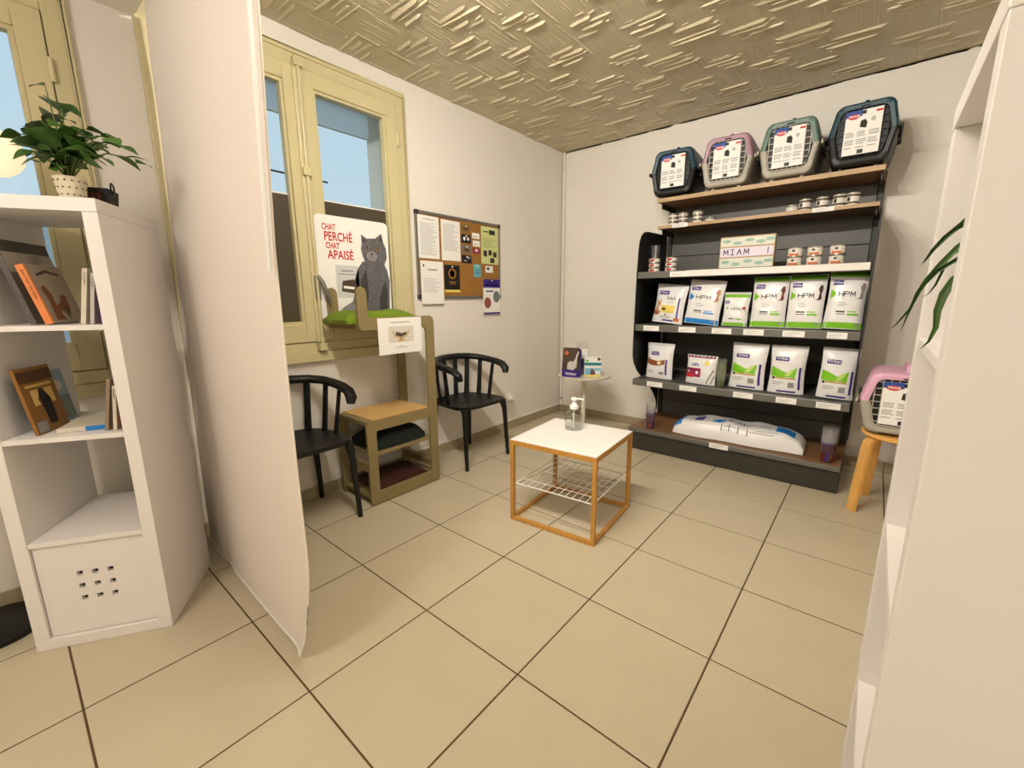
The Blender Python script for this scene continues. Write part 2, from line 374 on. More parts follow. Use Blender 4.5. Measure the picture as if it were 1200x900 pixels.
# ------------------------------------------------------------------ lights of the place
def point(name, loc, w, col, r):
    l = bpy.data.lights.new(name, 'POINT'); l.energy = w; l.color = col; l.shadow_soft_size = r
    o = bpy.data.objects.new(name, l); COL.objects.link(o); o.location = loc; return o
m_bulb = M('lit_bulb', (255, 236, 205), .5, emit=6)
sb = thing('ceiling_spot_bar', 'white ceiling bar with four lit spot heads above the waiting area', 'ceiling light', (.72, -.14, HC))
MB().box(-.55,.55,-.03,.03,-.03,-.001).build('bar', m_whitep, sb, bevel=.005)
for x in (-.38, -.13, .13, .38):
    hd = MB().lathe([(.012,-.03),(.012,-.05),(.03,-.06),(.034,-.115),(.031,-.115),(.027,-.065),(.001,-.062)], 20, (x,0,0), closed=False).build('spot_head', m_whitep, sb, smooth=True)
    MB().lathe([(.001,-.075),(.024,-.075),(.024,-.085),(.001,-.09)], 16, (x,0,0)).build('bulb', m_bulb, hd, smooth=True)
    point('spot_lamp', (.72+x, -.14, HC-.15), LAMP_W, LAMP_COL, .022)
    sl = bpy.data.lights.new('spot_beam', 'SPOT'); sl.energy = BEAM_W; sl.color = LAMP_COL; sl.shadow_soft_size = .022; sl.spot_size = R(140); sl.spot_blend = 1.0
    so_ = bpy.data.objects.new('spot_beam', sl); COL.objects.link(so_); so_.location = (.72+x, -.14, HC-.15)
    so_.rotation_euler = (Vector((.45+x*1.2, 2.8, .9))-so_.location).to_track_quat('-Z', 'Y').to_euler()
cl = thing('hall_ceiling_lamp', 'round white ceiling lamp in the hall beside the camera', 'ceiling light', (.75, -1.75, HS))
MB().lathe([(.16,-.001),(.16,-.03),(.001,-.03)], 32).build('base_plate', m_whitep, cl, smooth=True)
MB().lathe([(.15,-.03),(.145,-.06),(.11,-.085),(.001,-.095)], 32).build('diffuser', m_bulb, cl, smooth=True)
point('hall_lamp', (.75, -1.75, HS-.26), HALL_W, HALL_COL, .15)

# ------------------------------------------------------------------ display shelving on the back wall
UX0, UX1, UYB = .25, 1.583, 2.785
un = thing('display_shelving', 'dark grey metal shop shelving with wood top shelves against the back wall', 'shelving', (0, 0, 0))
for k in range(9):
    z0 = .10+k*.2
    MB().box(UX0+.032,UX1-.032,UYB-.012,UYB,z0,z0+.197).build('back_panel', m_metal, un, bevel=.003)
for x in (UX0, UX1-.03):
    po = MB().box(x,x+.03,UYB-.03,UYB+.03,0,1.925).build('post', m_metald, un, bevel=.002)
    b = MB()
    for k in range(46):
        for dx in (.006, .018): b.box(x+dx,x+dx+.006,UYB-.0315,UYB-.0295,.12+k*.039,.14+k*.039)
    b.build('slots', m_black, po)
ck = [(2.755,1.665),(2.36,1.655),(2.30,1.645),(2.255,1.615),(2.228,1.57),(2.218,1.52),(2.206,1.35),(2.20,.85),(2.204,.74),(2.225,.68),(2.29,.61),(2.38,.55),(2.48,.495),(2.567,.435),(2.65,.37),(2.718,.297),(2.755,.20)]
for x in (UX0-.008, UX1+.002):
    MB().prism(ck, lambda u,v,w: (w,u,v), x, x+.006).build('side_cheek', m_black, un)
def shelf(name, zt, yf, x0, x1, th, mat, edge, railh, rail, tags, wood=False):
    s = MB().box(x0,x1,yf,UYB-.013,zt-th,zt).build(name, mat, un, bevel=.002)
    if railh: MB().box(x0,x1,yf-.012,yf-.0005,zt-railh,zt+.002).build('price_rail', rail, s, bevel=.003)
    else: MB().box(x0,x1,yf-.004,yf-.0005,zt-th,zt).build('edge_band', edge, s)
    for a in (x0+.01, x1-.016): MB().box(a,a+.006,yf+.06,UYB-.03,zt-th-.035,zt-th-.0005).build('bracket', m_metald, s)
    yy = yf-.0125 if railh else yf-.0045; zc = zt-(railh or th)/2
    for (px0, px1, hh) in tags:
        a = P(px0, 300, 1, yy).x if px0 > 5 else px0; bq = P(px1, 300, 1, yy).x if px1 > 5 else px1
        t = MB().box(a,bq,yy-.0015,yy,zc-hh/2,zc+hh/2).build('price_tag', m_paper, s)
        n = MB()
        for q in range(3): n.box(a+(bq-a)*.1,a+(bq-a)*(.5+.13*q),yy-.0022,yy-.0016,zc-hh*.3+q*hh*.22,zc-hh*.3+q*hh*.22+hh*.05)
        n.build('price_print', m_ink, t)
def TX(y, z, *pxs):   # x extents of tags from photo columns on the plane y at height z
    out = []
    for a, b in pxs:
        def solve(px):
            lo, hi = -.5, 2.2
            for _ in range(40):
                mid = (lo+hi)/2; d = Vector((mid,y,z))-CAM
                if 600+F_PX*d.dot(RT)/d.dot(FW) < px: lo = mid
                else: hi = mid
            return (lo+hi)/2
        out.append((solve(a), solve(b), .036))
    return out
SZ = dict(a=1.89, b=1.70, c=1.352, d=.972, e=.556, f=.175)
shelf('shelf', SZ['a'], 2.42, .285, 1.578, .028, m_wood, m_wood2, 0, None, [])
shelf('shelf', SZ['b'], 2.45, .285, 1.575, .022, m_wood, m_wood2, 0, None, [(a,b,.026) for a,b,_ in TX(2.446, 1.69, (788,806),(952,978))])
m_railw = M('white_price_rail', (226, 222, 214), .4)
m_raild = M('grey_price_rail', (112, 110, 104), .35, metal=.3)
shelf('shelf', SZ['c'], 2.22, UX0, UX1, .03, m_metal, None, .045, m_raild, TX(2.205, 1.33, (785,806)))
b = MB().box(.60,UX1-.004,2.2045,2.2075,SZ['c']-.041,SZ['c']-.001).build('white_rail_insert', m_railw, un, bevel=.001)
shelf('shelf', SZ['d'], 2.22, UX0, UX1, .03, m_metal, None, .048, m_raild, TX(2.205, .95, (754,772),(795,815),(834,857),(871,895),(917,943),(969,993)))
shelf('shelf', SZ['e'], 2.22, UX0, UX1, .03, m_metal, None, .048, m_raild, TX(2.205, .53, (758,776),(796,816),(859,882),(909,933),(956,985)))
shelf('base_shelf', SZ['f'], 2.19, UX0, UX1, .022, m_wood, None, .03, m_raild, TX(2.177, .16, (831,853)))
MB().box(UX0,UX1,2.20,2.215,.004,SZ['f']-.031).build('base_plinth', m_metald, un, bevel=.003)
for x in (UX0, UX1-.012): MB().box(x,x+.012,2.216,UYB-.032,.002,SZ['f']-.024).build('base_side', m_metald, un)

# ------------------------------------------------------------------ pet carriers
def carrier(label, loc, rz, top, bot, dark, w=.325, h=.325, d=.385, group='pet carriers'):
    t = thing('pet_carrier', label, 'pet carrier', loc, rz, group)
    hw = w/2
    # outline (half): seam at zs, bulging
    zs = h*.53
    def section(sc, n=8):
        bt = [(hw*.985,zs),(hw*.975,zs-h*.05)]
        for i in range(n+1):
            a = PI/2*i/n; bt.append((hw*.60+hw*.26*math.cos(a), .010+h*.17*(1-math.sin(a))))
        tp = [(hw*.985,zs),(hw*.97,zs+h*.06)]
        for i in range(n+1):
            a = PI/2*i/n; tp.append((hw*.56+hw*.29*math.cos(a), h*.84+h*.155*math.sin(a)))
        f = lambda L: L+[(-x,z) for x,z in reversed(L)]
        g = lambda L: [(x*sc, zs+(z-zs)*sc) for x,z in L]
        return g(f(tp)), g(f(bt))
    ys = [(0,.90),(.006,.955),(.022,.985),(.06,1),(d*.5,1.0),(d-.05,.985),(d-.015,.95),(d,.86)]
    rings = [(y, section(s)) for y, s in ys]
    for idx, (nm, mat) in enumerate((('upper_shell', top), ('lower_shell', bot))):
        b = MB(); n = len(rings[0][1][idx])
        for y, sec in rings: b.v += [(x,y,z) for x,z in sec[idx]]
        for i in range(len(rings)-1):
            for j in range(n-1): b.f.append([i*n+j, i*n+j+1, (i+1)*n+j+1, (i+1)*n+j])
        b.f.append([(len(rings)-1)*n+j for j in range(n)])
        # front collar around the door
        o = rings[0][1][idx]
        k = len(b.v)
        for x, z in o: b.v.append((x*.87, .003, zs+(z-zs)*.87))
        for x, z in o: b.v.append((x*.85, .024, zs+(z-zs)*.85))
        for j in range(n-1): b.f.append([j, j+1, k+j+1, k+j]); b.f.append([k+j, k+j+1, k+n+j+1, k+n+j])
        sh = b.build(nm, mat, t, smooth=True)
        if idx == 0:
            MB().tube([(0,d*.22,h*.985),(0,d*.28,h+.024),(0,d*.5,h+.03),(0,d*.72,h+.024),(0,d*.78,h*.985)], [.012]*5, 8, flat=.7).build('handle', top, sh, smooth=True)
            MB().box(-.02,.02,-.004,.006,h*.905,h*.925).build('door_latch', dark, sh, bevel=.002)
        else:
            for sx in (-1, 1):
                for yy in (.05, d-.06): MB().lathe([(.013,-.008),(.014,.012)], 10, (sx*hw*.5,yy,.008)).build('foot', bot, sh, smooth=True)
    b = MB()
    n = len(rings[0][1][0])
    for sgn, nm in ((1,'a'),(-1,'b')):
        pass
    rim = [(hw+.006, .012), (hw+.006, d-.02), (hw*.80, d+.004), (-hw*.80, d+.004), (-hw-.006, d-.02), (-hw-.006, .012)]
    for (x0,y0),(x1,y1) in zip(rim, rim[1:]): b.bar((x0,y0,zs),(x1,y1,zs),.012,.022)
    b.build('seam_rim', bot, t, bevel=.003)
    for sx in (-1, 1): MB().box(sx*hw-.006,sx*hw+.008,d*.3,d*.3+.05,zs-.035,zs+.04).build('side_clip', dark, t, bevel=.003)
    # door
    dw, dh = hw*.715, h*.372
    dp = [(-dw*.78,zs-dh),(dw*.78,zs-dh),(dw*.86,zs-dh*.9),(dw*1.06,zs+.0),(dw*.90,zs+dh*.92),(dw*.80,zs+dh),(-dw*.80,zs+dh),(-dw*.90,zs+dh*.92),(-dw*1.06,zs),(-dw*.86,zs-dh*.9)]
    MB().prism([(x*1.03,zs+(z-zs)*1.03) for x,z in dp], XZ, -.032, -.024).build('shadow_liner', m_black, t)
    dr = MB().tube([(x,.010,z) for x,z in dp+dp[:2]], .0055, 6).build('door', dark if bot is not m_lgrey else m_lgrey, t, smooth=True)
    g = MB()
    for i in range(-4, 5):
        x = i*dw*.235; g.bar((x,.013,zs-dh+.004),(x,.013,zs+dh-.004),.0055,.005)
    for i in range(-3, 4):
        z = zs+i*dh*.28; ww = dw*(1.04-.2*abs(i)/3); g.bar((-ww,.013,z),(ww,.013,z),.005,.0055)
    g.build('door_grille', dark if bot is not m_lgrey else m_lgrey, dr)
    lw, l0, l1 = dw*.70, zs-dh*.90, zs+dh*.88
    lb = MB().box(-lw,lw,-.0015,.003,l0,l1).build('label_card', m_paper, t)
    mp = lambda u, v, w: (u*lw, -.0015-w, l0+(l1-l0)*v)
    decal('blue_header', m_tblue, lb, mp, [(-1,.86,-.12,1)]); dpoly('logo_oval', m_red, lb, mp, [ell(-.55,.87,.33,.06)], .0009)
    text('TRIXIE', 'logo_lettering', m_paper, lb, lambda u,v,w: (u, -.0015-w, v), -.55*lw, l0+(l1-l0)*.85, .018, .0012, .0003, 'CENTER')
    dpoly('carrier_picture', m_inkd, lb, mp, [[(-.18,.62),(.18,.58),(.22,.70),(.10,.78),(-.14,.76)]]); decal('red_note', m_red, lb, mp, [(.62,.90,.98,.945)])
    dpoly('round_picture', M('picture_grey', (176,182,170), .7), lb, mp, [ell(.52,.76,.13,.05)])
    ln = []
    for c in range(3):
        for k in range(9):
            if k % 4 != 3: ln.append((-.92+c*.64, .50-k*.043, -.92+c*.64+random.uniform(.40,.56), .52-k*.043))
    decal('small_print', m_ink, lb, mp, ln); decal('lock_slot', m_black, lb, mp, [(-.16,.02,.16,.11),(-.14,.90,.10,.985)])
    return t
m_lgrey = M('light_grey_plastic', (168, 162, 148), .45)
m_tblue = M('label_blue', (40, 74, 150), .6)
m_petrol = M('petrol_blue_plastic', (30, 62, 76), .45); m_rose = M('dusty_rose_plastic', (164, 126, 140), .45)
m_sage = M('sage_green_plastic', (92, 116, 104), .45); m_pink = M('pink_plastic', (222, 172, 196), .45)
m_anth = M('anthracite_plastic', (13, 16, 15), .45)
ZT = SZ['a']+.0005
carrier('petrol blue and black pet carrier at the left end of the top shelf', (.39,2.40,ZT), R(4), m_petrol, m_anth, m_anth, h=.325)
carrier('dusty pink and light grey pet carrier on the top shelf', (.748,2.39,ZT), R(2), m_rose, m_lgrey, m_inkd, h=.33)
carrier('sage green and light grey pet carrier on the top shelf', (1.10,2.39,ZT), R(1), m_sage, m_lgrey, m_inkd, h=.34)
carrier('teal and black pet carrier at the right end of the top shelf', (1.452,2.385,ZT), R(0), M('teal_plastic',(26,62,70),.45), m_anth, m_anth, h=.345)

# ------------------------------------------------------------------ cans
m_tin = M('tin_silver', (190, 184, 170), .3, metal=.7)
def can(loc, r, h, band, label, group, stripes, name='food_can', rz=0):
    t = thing(name, label, 'can', loc, rz, group)
    MB().lathe([(r*.93,0),(r,.0015),(r,.004),(r*.975,.006),(r*.975,h-.006),(r,h-.004),(r,h-.001),(r*.94,h-.001),(r*.94,h-.003),(.001,h-.003)], 20).build('tin', m_tin, t, smooth=True)
    b = MB(); b.lathe([(r*.985,.007),(r*.985,h-.007)], 20, closed=False); lb = b.build('paper_band', band, t, smooth=True, recalc=False)
    for mt, a0, a1, z0, z1 in stripes:
        b = MB(); b.grid(lambda u,v: (r*.995*math.cos(a0+(a1-a0)*u), r*.995*math.sin(a0+(a1-a0)*u), h*(z0+(z1-z0)*v)), 28, 1); b.build('print_patch', mt, lb, smooth=True, recalc=False)
    return t
m_cbrown = M('can_brown', (78, 62, 50), .5); m_cwhite = M('can_white', (226, 220, 208), .45); m_corange = M('can_orange', (206, 110, 66), .5); m_cred = M('can_red', (176, 44, 44), .5); m_cgreen = M('can_green_lid', (130,150,124), .4)
def on_shelf(px, py, z): return P(px, py, 2, z)
zb = SZ['b']+.0005
F = [( -2.6,-.5)]
left = [(789.5,262,3,'leftmost'),(801,261,3,'second from left'),(818,257,3,'third from left'),(833,256,1,'')]
for px, py, n, wh in left:
    p = Vector(P(px, 250, 1, 2.52)); p.z = zb
    for k in range(n):
        lbl = ('small flat brown and white can lying alone on the upper wooden shelf' if n == 1 else f'small flat can, {("bottom","middle","top")[k]} one of the {wh} stack on the upper wooden shelf')
        can((p.x,2.52,zb+k*.0285), .036, .028, m_cwhite, lbl, 'small cans on the upper wooden shelf', [(m_cbrown,-PI,PI,.62,.80)])
for q, (px, hgt, wh) in enumerate([(929,.045,'short green lidded can'),(944,.072,'brown banded can, first right of the short can'),(964,.072,'brown banded can behind the price tag'),(983.5,.075,'brown banded can, second from the right end'),(999,.075,'brown banded can at the right end')]):
    p = Vector(P(px, 235, 1, 2.52))
    can((p.x,2.52,zb), .0335, hgt, m_cwhite if q else m_cgreen, wh+' of the upper wooden shelf', 'cans on the upper wooden shelf', [(m_cbrown,-PI,PI,.70,.86),(m_cbrown,-PI,PI,.16,.30),(m_inkd,-2.4,-1.9,.35,.65)] if q else [(m_cwhite,-PI,PI,.2,.7)])
zc = SZ['c']+.0005
for px, wh in ((767,'left stack under the clear cup'),(786.5,'second stack from the black side panel')):
    p = Vector(P(px, 310, 1, 2.33))
    for k in range(3):
        can((p.x+random.uniform(-.002,.002),2.33,zc+k*.0345), .041, .034, m_cwhite, f'white and red flat can, {("bottom","middle","top")[k]} of the {wh}', 'flat red and white cans on the grey shelf', [(m_cred,-2.0,-1.2,.25,.72),(m_cred,-3.0,-2.4,.3,.66)])
    if px == 767:
        c = MB().lathe([(.026,0),(.034,.088),(.035,.09),(.033,.09),(.025,.003),(.001,.003)], 20); t = tag(c.build('clear_cup', m_clear, smooth=True), 'clear plastic cup standing on the left stack of red cans', 'cup'); t.location = (p.x,2.33,zc+3*.0345+.001)
for px, wh in ((931.5,'left pair'),(954.5,'middle pair'),(981,'right pair')):
    p = Vector(P(px, 300, 1, 2.33))
    for k in range(2):
        can((p.x,2.33,zc+k*.0555), .040, .055, m_cwhite, f'white and orange can, {("lower","upper")[k]} of the {wh} beside the lettered box', 'white and orange cans', [(m_corange,-2.3,-1.0,.12,.36),(m_cbrown,-1.9,-1.5,.52,.76),(m_corange,-3.1,-2.6,.2,.5)])

# ------------------------------------------------------------------ lettered light box
p0, p1 = P(842, 312, 1, 2.30), P(906, 308, 1, 2.30)
bw = p1.x-p0.x; bh = .205
lb = thing('lettered_box', 'wooden light box with leaf pattern and the letters MIAM on the grey shelf', 'light box', ((p0.x+p1.x)/2, 2.30, zc), 0)
MB().box(-bw/2,bw/2,0,.045,0,bh).build('case', m_wood2, lb, bevel=.002)
m_leafp = M('pale_leaf_panel', (214, 216, 200), .5); m_leaf2 = M('pale_leaf_print', (150, 180, 165), .5); m_lil = M('pale_lilac_panel', (222, 214, 226), .5)
mp = lambda u, v, w: (u*bw/2, -w, v*bh)
for nm, mt, a, c in (('leaf_panel',m_leafp,.70,.96),('letter_panel',m_lil,.375,.655),('leaf_panel',m_leafp,.04,.33)):
    pn = MB().box(-bw*.485,bw*.485,-.003,-.0005,a*bh,c*bh).build(nm, mt, lb)
    if mt is m_leafp:
        random.seed(3+int(a*10)); dpoly('leaf_print', m_leaf2, pn, mp, [ell(u, (a+c)/2+dv, .17, .055, 12, t) for u, dv, t in ((-.75,.03,.3),(-.35,-.04,1),(.1,.04,.2),(.5,-.03,.7),(.82,.03,.1))], .0036)
strokes('MIAM  !', 'lettering', M('violet_ink',(70,52,96),.7), lb, XZ, -bw*.42, bh*.435, .026, .034, .015, .0055, .0037)

# ------------------------------------------------------------------ bags
def bag(label, px, py, z, yf, wpx, h, style, rz=0, ry=0, rx=0, d=.075, acc=None, name='food_bag', grp='bags of pet food'):
    c = P(px, py, 1, yf); a, b_ = P(px-wpx/2, py, 1, yf), P(px+wpx/2, py, 1, yf); w = b_.x-a.x
    t = thing(name, label, 'pet food bag', (c.x, yf+d/2, z+.001+.7*d/2*math.sin(abs(rx))+.35*w*math.sin(abs(ry))), rz, grp, rx, ry)
    ph = random.uniform(0, 6)
    def thick(u, v):
        s = abs(2*u/w); k = min(v/h, 1)
        su = max(0, 1-s**3.2)**.55
        return d/2*su*min(1,.72+1.4*k)*max(0, 1-k**4.5)**.75 + .0012 + .0022*math.sin(9*v/h*2+ph+u*30)*su*(k*(1-k)*4)
    def xo(u, v):
        k = v/h; return u*(1-.05*math.sin(PI*min(k*1.05,1))+.01*math.sin(7*k+ph))
    mpf = lambda u, v, w_: (xo(u,v), -thick(u,v)-w_, v)
    b = MB(); nu, nv = 14, 16
    b.grid(lambda i, j: mpf(-w/2+w*i, h*j, 0), nu, nv); b.grid(lambda i, j: (xo(w/2-w*i, h*j), thick(w/2-w*i, h*j), h*j), nu, nv)
    b.add([(-w/2+w*i/nu, -thick(-w/2+w*i/nu, 0), 0) for i in range(nu+1)]+[(w/2-w*i/nu, thick(w/2-w*i/nu, 0), 0) for i in range(nu+1)], [tuple(range(2*nu+2))])
    bd = b.build('pouch', m_bag, t, smooth=True)
    mp = lambda u, v, w_: mpf(u*w/2, v*h, w_+.0008)
    mt_ = lambda u, v, w_: mpf(u, v, w_+.0006)
    D = lambda nm, mt, rects, n=8: decal(nm, mt, bd, mp, rects, n)
    def logo(u0, v0, u1, v1, s):
        D('purple_logo', m_purple, [(u0,v0,u1,v1)]); text('Virbac', 'logo_lettering', m_paper, bd, mt_, (u0+u1)/2*w/2, (v0+(v1-v0)*.3)*h, s, .0016, .0002, 'CENTER')
    D('top_seal', M('seal_white',(212,210,206),.3) if style != 'hpm_green' else m_greend, [(-.97,.935,.97,.99)])
    if style.startswith('hpm'):
        mc = m_green if 'green' in style else m_blue
        D('bottom_band', mc, [(-.98,.01,.98,.115)], 10)
        if 'green' in style: D('top_band', mc, [(-.96,.90,.96,.935)], 8)
        logo(-.82,.755,-.28,.84,.020)
        dpoly('arrow_print', mc, bd, mp, [[(-.88,.52),(-.70,.555),(-.58,.60),(-.70,.645),(-.88,.68),(-.74,.60)]], .0006, 3)
        strokes('HPM', 'brand_lettering', m_inkd, bd, mt_, -.44*w/2, .565*h, w*.115, h*.075, w*.035, .0042, .0016)
        an = M('animal_brown',(122,84,62),.7) if acc is None else acc
        dpoly('animal_picture', an, bd, mp, [[(.52,.52),(.66,.55),(.70,.66),(.62,.72),(.72,.80),(.84,.78),(.86,.70),(.80,.64),(.84,.56),(.80,.52)]], .0006, 3)
        D('grey_bar', m_inkd, [(-.45,.285,.02,.31),(-.45,.25,.05,.262)]); D('colour_bar', mc, [(.15,.235,.72,.27),(.15,.29,.60,.31)]); D('fine_print', m_ink, [(-.4,.45,-.05,.46),(-.4,.42,.1,.428),(-.4,.39,0,.398)])
        D('corner_print', m_ink, [(.62,.06,.84,.09)])
    elif style == 'small_green':
        D('green_top', m_green, [(-.95,.84,.97,.93)]); D('green_bottom', m_green, [(-.98,.01,.98,.10)]); logo(-.85,.66,-.45,.74,.012)
        strokes('HPM', 'brand_lettering', m_ink, bd, mt_, -.25*w/2, .46*h, w*.10, h*.08, w*.03, .003, .0016)
        dpoly('animal_picture', M('animal_red',(150,70,66),.7), bd, mp, [[(.45,.42),(.6,.46),(.65,.56),(.85,.57),(.85,.42),(.78,.50),(.62,.48)]], .0006, 3); dpoly('arrow_print', m_green, bd, mp, [[(-.66,.46),(-.45,.52),(-.66,.58)]], .0006, 3)
        D('grey_bar', m_inkd, [(-.4,.2,.05,.225)]); D('green_bar', m_green, [(.2,.19,.65,.225)])
    elif style == 'adult':
        logo(-.70,.72,-.05,.82,.022); text('Adult', 'lettering', m_inkd, bd, mt_, -.15*w/2, .60*h, .034, .0014)
        D('yellow_panel', M('yellow_print',(232,204,96),.5), [(-.42,.26,.52,.45)]); dpoly('cat_picture', M('cat_tan',(196,150,104),.7), bd, mp, [[(-.9,.24),(-.72,.44),(-.80,.58),(-.62,.52),(-.45,.60),(-.48,.46),(-.6,.40),(-.56,.24)]], .0006, 3)
        dpoly('bowl_picture', M('kibble_brown',(140,78,40),.7), bd, mp, [ell(-.68,.25,.24,.07)], .0006, 3); dpoly('dark_oval', m_cbrown, bd, mp, [ell(-.2,.35,.14,.035)], .001, 3)
        D('purple_side', m_purple, [(.66,.14,.76,.66)]); D('purple_foot', m_purple, [(-.2,.05,.5,.085)]); D('orange_patch', m_corange, [(.52,.06,.85,.14)]); D('fine_print', m_ink, [(-.4,.16,.3,.175),(-.4,.12,.2,.135),(.0,.52,.4,.53)]); D('red_patch', m_cred, [(-.1,.19,.0,.235)])
    elif style == 'brown':
        logo(-.55,.66,.05,.76,.020); dpoly('brown_picture', M('kibble_brown',(140,78,40),.7), bd, mp, [[(-.85,.42),(-.4,.36),(.2,.37),(.55,.42),(.55,.54),(.0,.50),(-.5,.53),(-.85,.58)]], .0006, 3)
        dpoly('swirl_print', m_corkl, bd, mp, [ell(.15,.45,.18,.07)], .001, 3); dpoly('swirl_core', m_paper, bd, mp, [ell(.12,.45,.08,.035)], .0013, 3); D('purple_side', m_purple, [(.60,.12,.72,.55)]); D('fine_print', m_ink, [(-.7,.2,-.2,.215),(-.7,.16,-.3,.175),(.15,.12,.5,.2)])
    elif style == 'vet':
        logo(-.70,.68,.08,.765,.026); dpoly('green_picture', m_green, bd, mp, [[(-.90,.36),(-.4,.33),(.1,.35),(.52,.33),(.58,.55),(.25,.50),(.0,.44),(-.4,.50),(-.88,.56)]], .0006, 3); dpoly('pale_green_print', M('pale_green',(190,216,110),.5), bd, mp, [[(-.1,.36),(.2,.38),(.50,.54),(.1,.46)]], .0012, 3)
        D('purple_side', m_purple, [(.70,.10,.82,.56)]); D('purple_foot', m_purple, [(-.45,.025,.60,.06)]); D('tan_strip', m_corkl, [(-.75,.305,.55,.335)]); D('fine_print', m_ink, [(-.75,.24,-.15,.25),(-.75,.21,-.1,.22),(-.75,.18,-.3,.19),(.15,.13,.5,.24)]); D('dark_square', m_inkd, [(-.80,.29,-.66,.34)])
    elif style == 'hill':
        D('maroon_top', M('maroon_print',(140,30,70),.5), [(-.9,.91,.9,.985)]); text("Hill's", 'logo_lettering', m_tblue, bd, mt_, -.55*w/2, .62*h, .03, .0014, .0008); D('maroon_panel', M('maroon_print',(140,30,70),.5), [(-.90,.24,.15,.55)]); D('red_patch', m_red, [(-.85,.22,-.3,.34)], 6)
        D('yellow_patch', M('yellow_print',(232,204,96),.5), [(.35,.66,.62,.82)]); D('fine_print', m_paper, [(-.8,.44,-.3,.46),(-.8,.40,-.4,.42)]); dpoly('white_dot', m_paper, bd, mp, [ell(-.1,.40,.10,.06)], .0012, 3); dpoly('stripe_print', m_ink, bd, mp, [[(.5,.05),(.6,.05),(.95,.5),(.9,.55)],[(.75,.03),(.82,.03),(.98,.3),(.95,.34)]], .0006, 3)
    return t
zd, ze = SZ['d']+.0005, SZ['e']+.0005
bag('white bag with a cat picture and yellow panel, leftmost on the middle shelf', 779, 375, zd, 2.30, 37, .283, 'adult', R(-6), rx=R(-6), ry=R(5))
bag('white dog food bag with blue foot, second on the middle shelf', 819, 376, zd, 2.28, 42, .305, 'hpm_blue', R(-3), rx=R(-6), ry=R(5), acc=M('animal_tan',(196,140,104),.7))
bag('short white bag with bright green top on the middle shelf', 858.5, 378, zd, 2.28, 31, .225, 'small_green', R(-4), rx=R(-5), ry=R(1))
bag('white and green bag with a dark animal picture, right of the short bag', 897, 380, zd, 2.27, 42, .322, 'hpm_green', 0, rx=R(-6), acc=M('animal_maroon',(112,60,60),.7))
bag('white and green bag with a raised dog picture, second from the right', 940, 381, zd, 2.27, 44, .327, 'hpm_green', 0, rx=R(-6), acc=M('animal_dark',(70,48,44),.7))
bag('white and green bag with a grey kitten picture, rightmost on the middle shelf', 985.5, 382, zd, 2.265, 47, .335, 'hpm_green', R(2), rx=R(-7), ry=R(2), acc=M('animal_grey',(150,132,122),.7))
bag('tall white bag with brown kibble picture, leftmost on the lower shelf', 769.5, 443, ze, 2.31, 33, .268, 'brown', R(-8), rx=R(-3))
bag('small white and maroon bag beside the stack of green cups', 818, 449, ze, 2.26, 38, .205, 'hill', R(-10), rx=R(-4), d=.08)
bag('white bag with green picture and purple stripe, left of three on the lower shelf', 872, 454, ze, 2.285, 42, .305, 'vet', R(-3), rx=R(-4), ry=R(1))
bag('white bag with green picture and purple stripe, middle of three on the lower shelf', 918.5, 459, ze, 2.28, 43, .305, 'vet', 0, rx=R(-4))
bag('white bag with green picture and purple stripe, right of three on the lower shelf', 976.5, 465, ze, 2.275, 45, .305, 'vet', R(3), rx=R(-5), ry=R(2))

# stacks of plastic cups
m_cup = glass_mat('cup_plastic', (.985, .985, .99), .2, .12, .06); m_cupg = glass_mat('green_plastic', (.965, .975, .94), .16, .15, .04); m_cupv = glass_mat('violet_plastic', (.80, .78, .92), .16, .15); m_cupr = glass_mat('red_plastic', (.92, .78, .78), .16, .15)
m_coin_g = M('green_tint_plastic', (96, 108, 66), .3, alpha=.8); m_coin_v = M('violet_tint_plastic', (70, 58, 130), .3, alpha=.8); m_coin_r = M('red_tint_plastic', (120, 36, 40), .3, alpha=.85); m_coin_n = M('brown_tint_plastic', (110, 72, 44), .3, alpha=.8)
def cup_stack(px, py, z, yf, n, r, h, step, mats, label, grp):
    c = P(px, py, 1, yf)
    for k in range(n):
        o = MB().lathe([(r*.74,0),(r*.98,h),(r*1.03,h+.001),(r*1.03,h+.004),(r*.97,h+.004),(r*.715,.002),(.001,.002)], 22).build('plastic_cup', mats(k), smooth=True, recalc=False)
        o.location = (c.x, yf, z+.001+k*step); tag(o, (['topmost','second','third','fourth','fifth','sixth','seventh','eighth','ninth'][n-1-k]+(' from the top, ' if n-1-k else ' ')+label) if k else 'bottom '+label, 'cup', grp)
        if k < 1:
            for q_ in range(6):
                bb = MB(); a0 = -2.9+q_*.55; bb.grid(lambda u_,v_: ((r*.765+r*.10*v_)*math.cos(a0+.5*u_), (r*.765+r*.10*v_)*math.sin(a0+.5*u_), .004+h*.46*v_), 5, 1)
                bb.build('tinted_facet', (m_coin_r, m_coin_v, m_coin_n, m_coin_r, m_coin_v, m_coin_n)[(q_+('right' in label)*2) % 6] if 'green' not in label else m_coin_g, o, smooth=True, recalc=False)
zf = SZ['f']+.0005
cup_stack(844, 450, ze, 2.28, 7, .031, .095, .016, lambda k: m_cupg, 'greenish cup in the nested stack by the maroon bag', 'green cups on the lower shelf')
cup_stack(761.5, 504, zf, 2.24, 6, .036, .11, .016, lambda k: (m_cupr, m_cupv)[k] if k < 2 else m_cup, 'clear cup of the stack left on the base shelf', 'cups at the left of the base shelf')
cup_stack(967, 549, zf, 2.26, 9, .043, .11, .0125, lambda k: (m_cupr, m_cupv)[k] if k < 2 else m_cup, 'clear cup of the stack right on the base shelf', 'cups at the right of the base shelf')

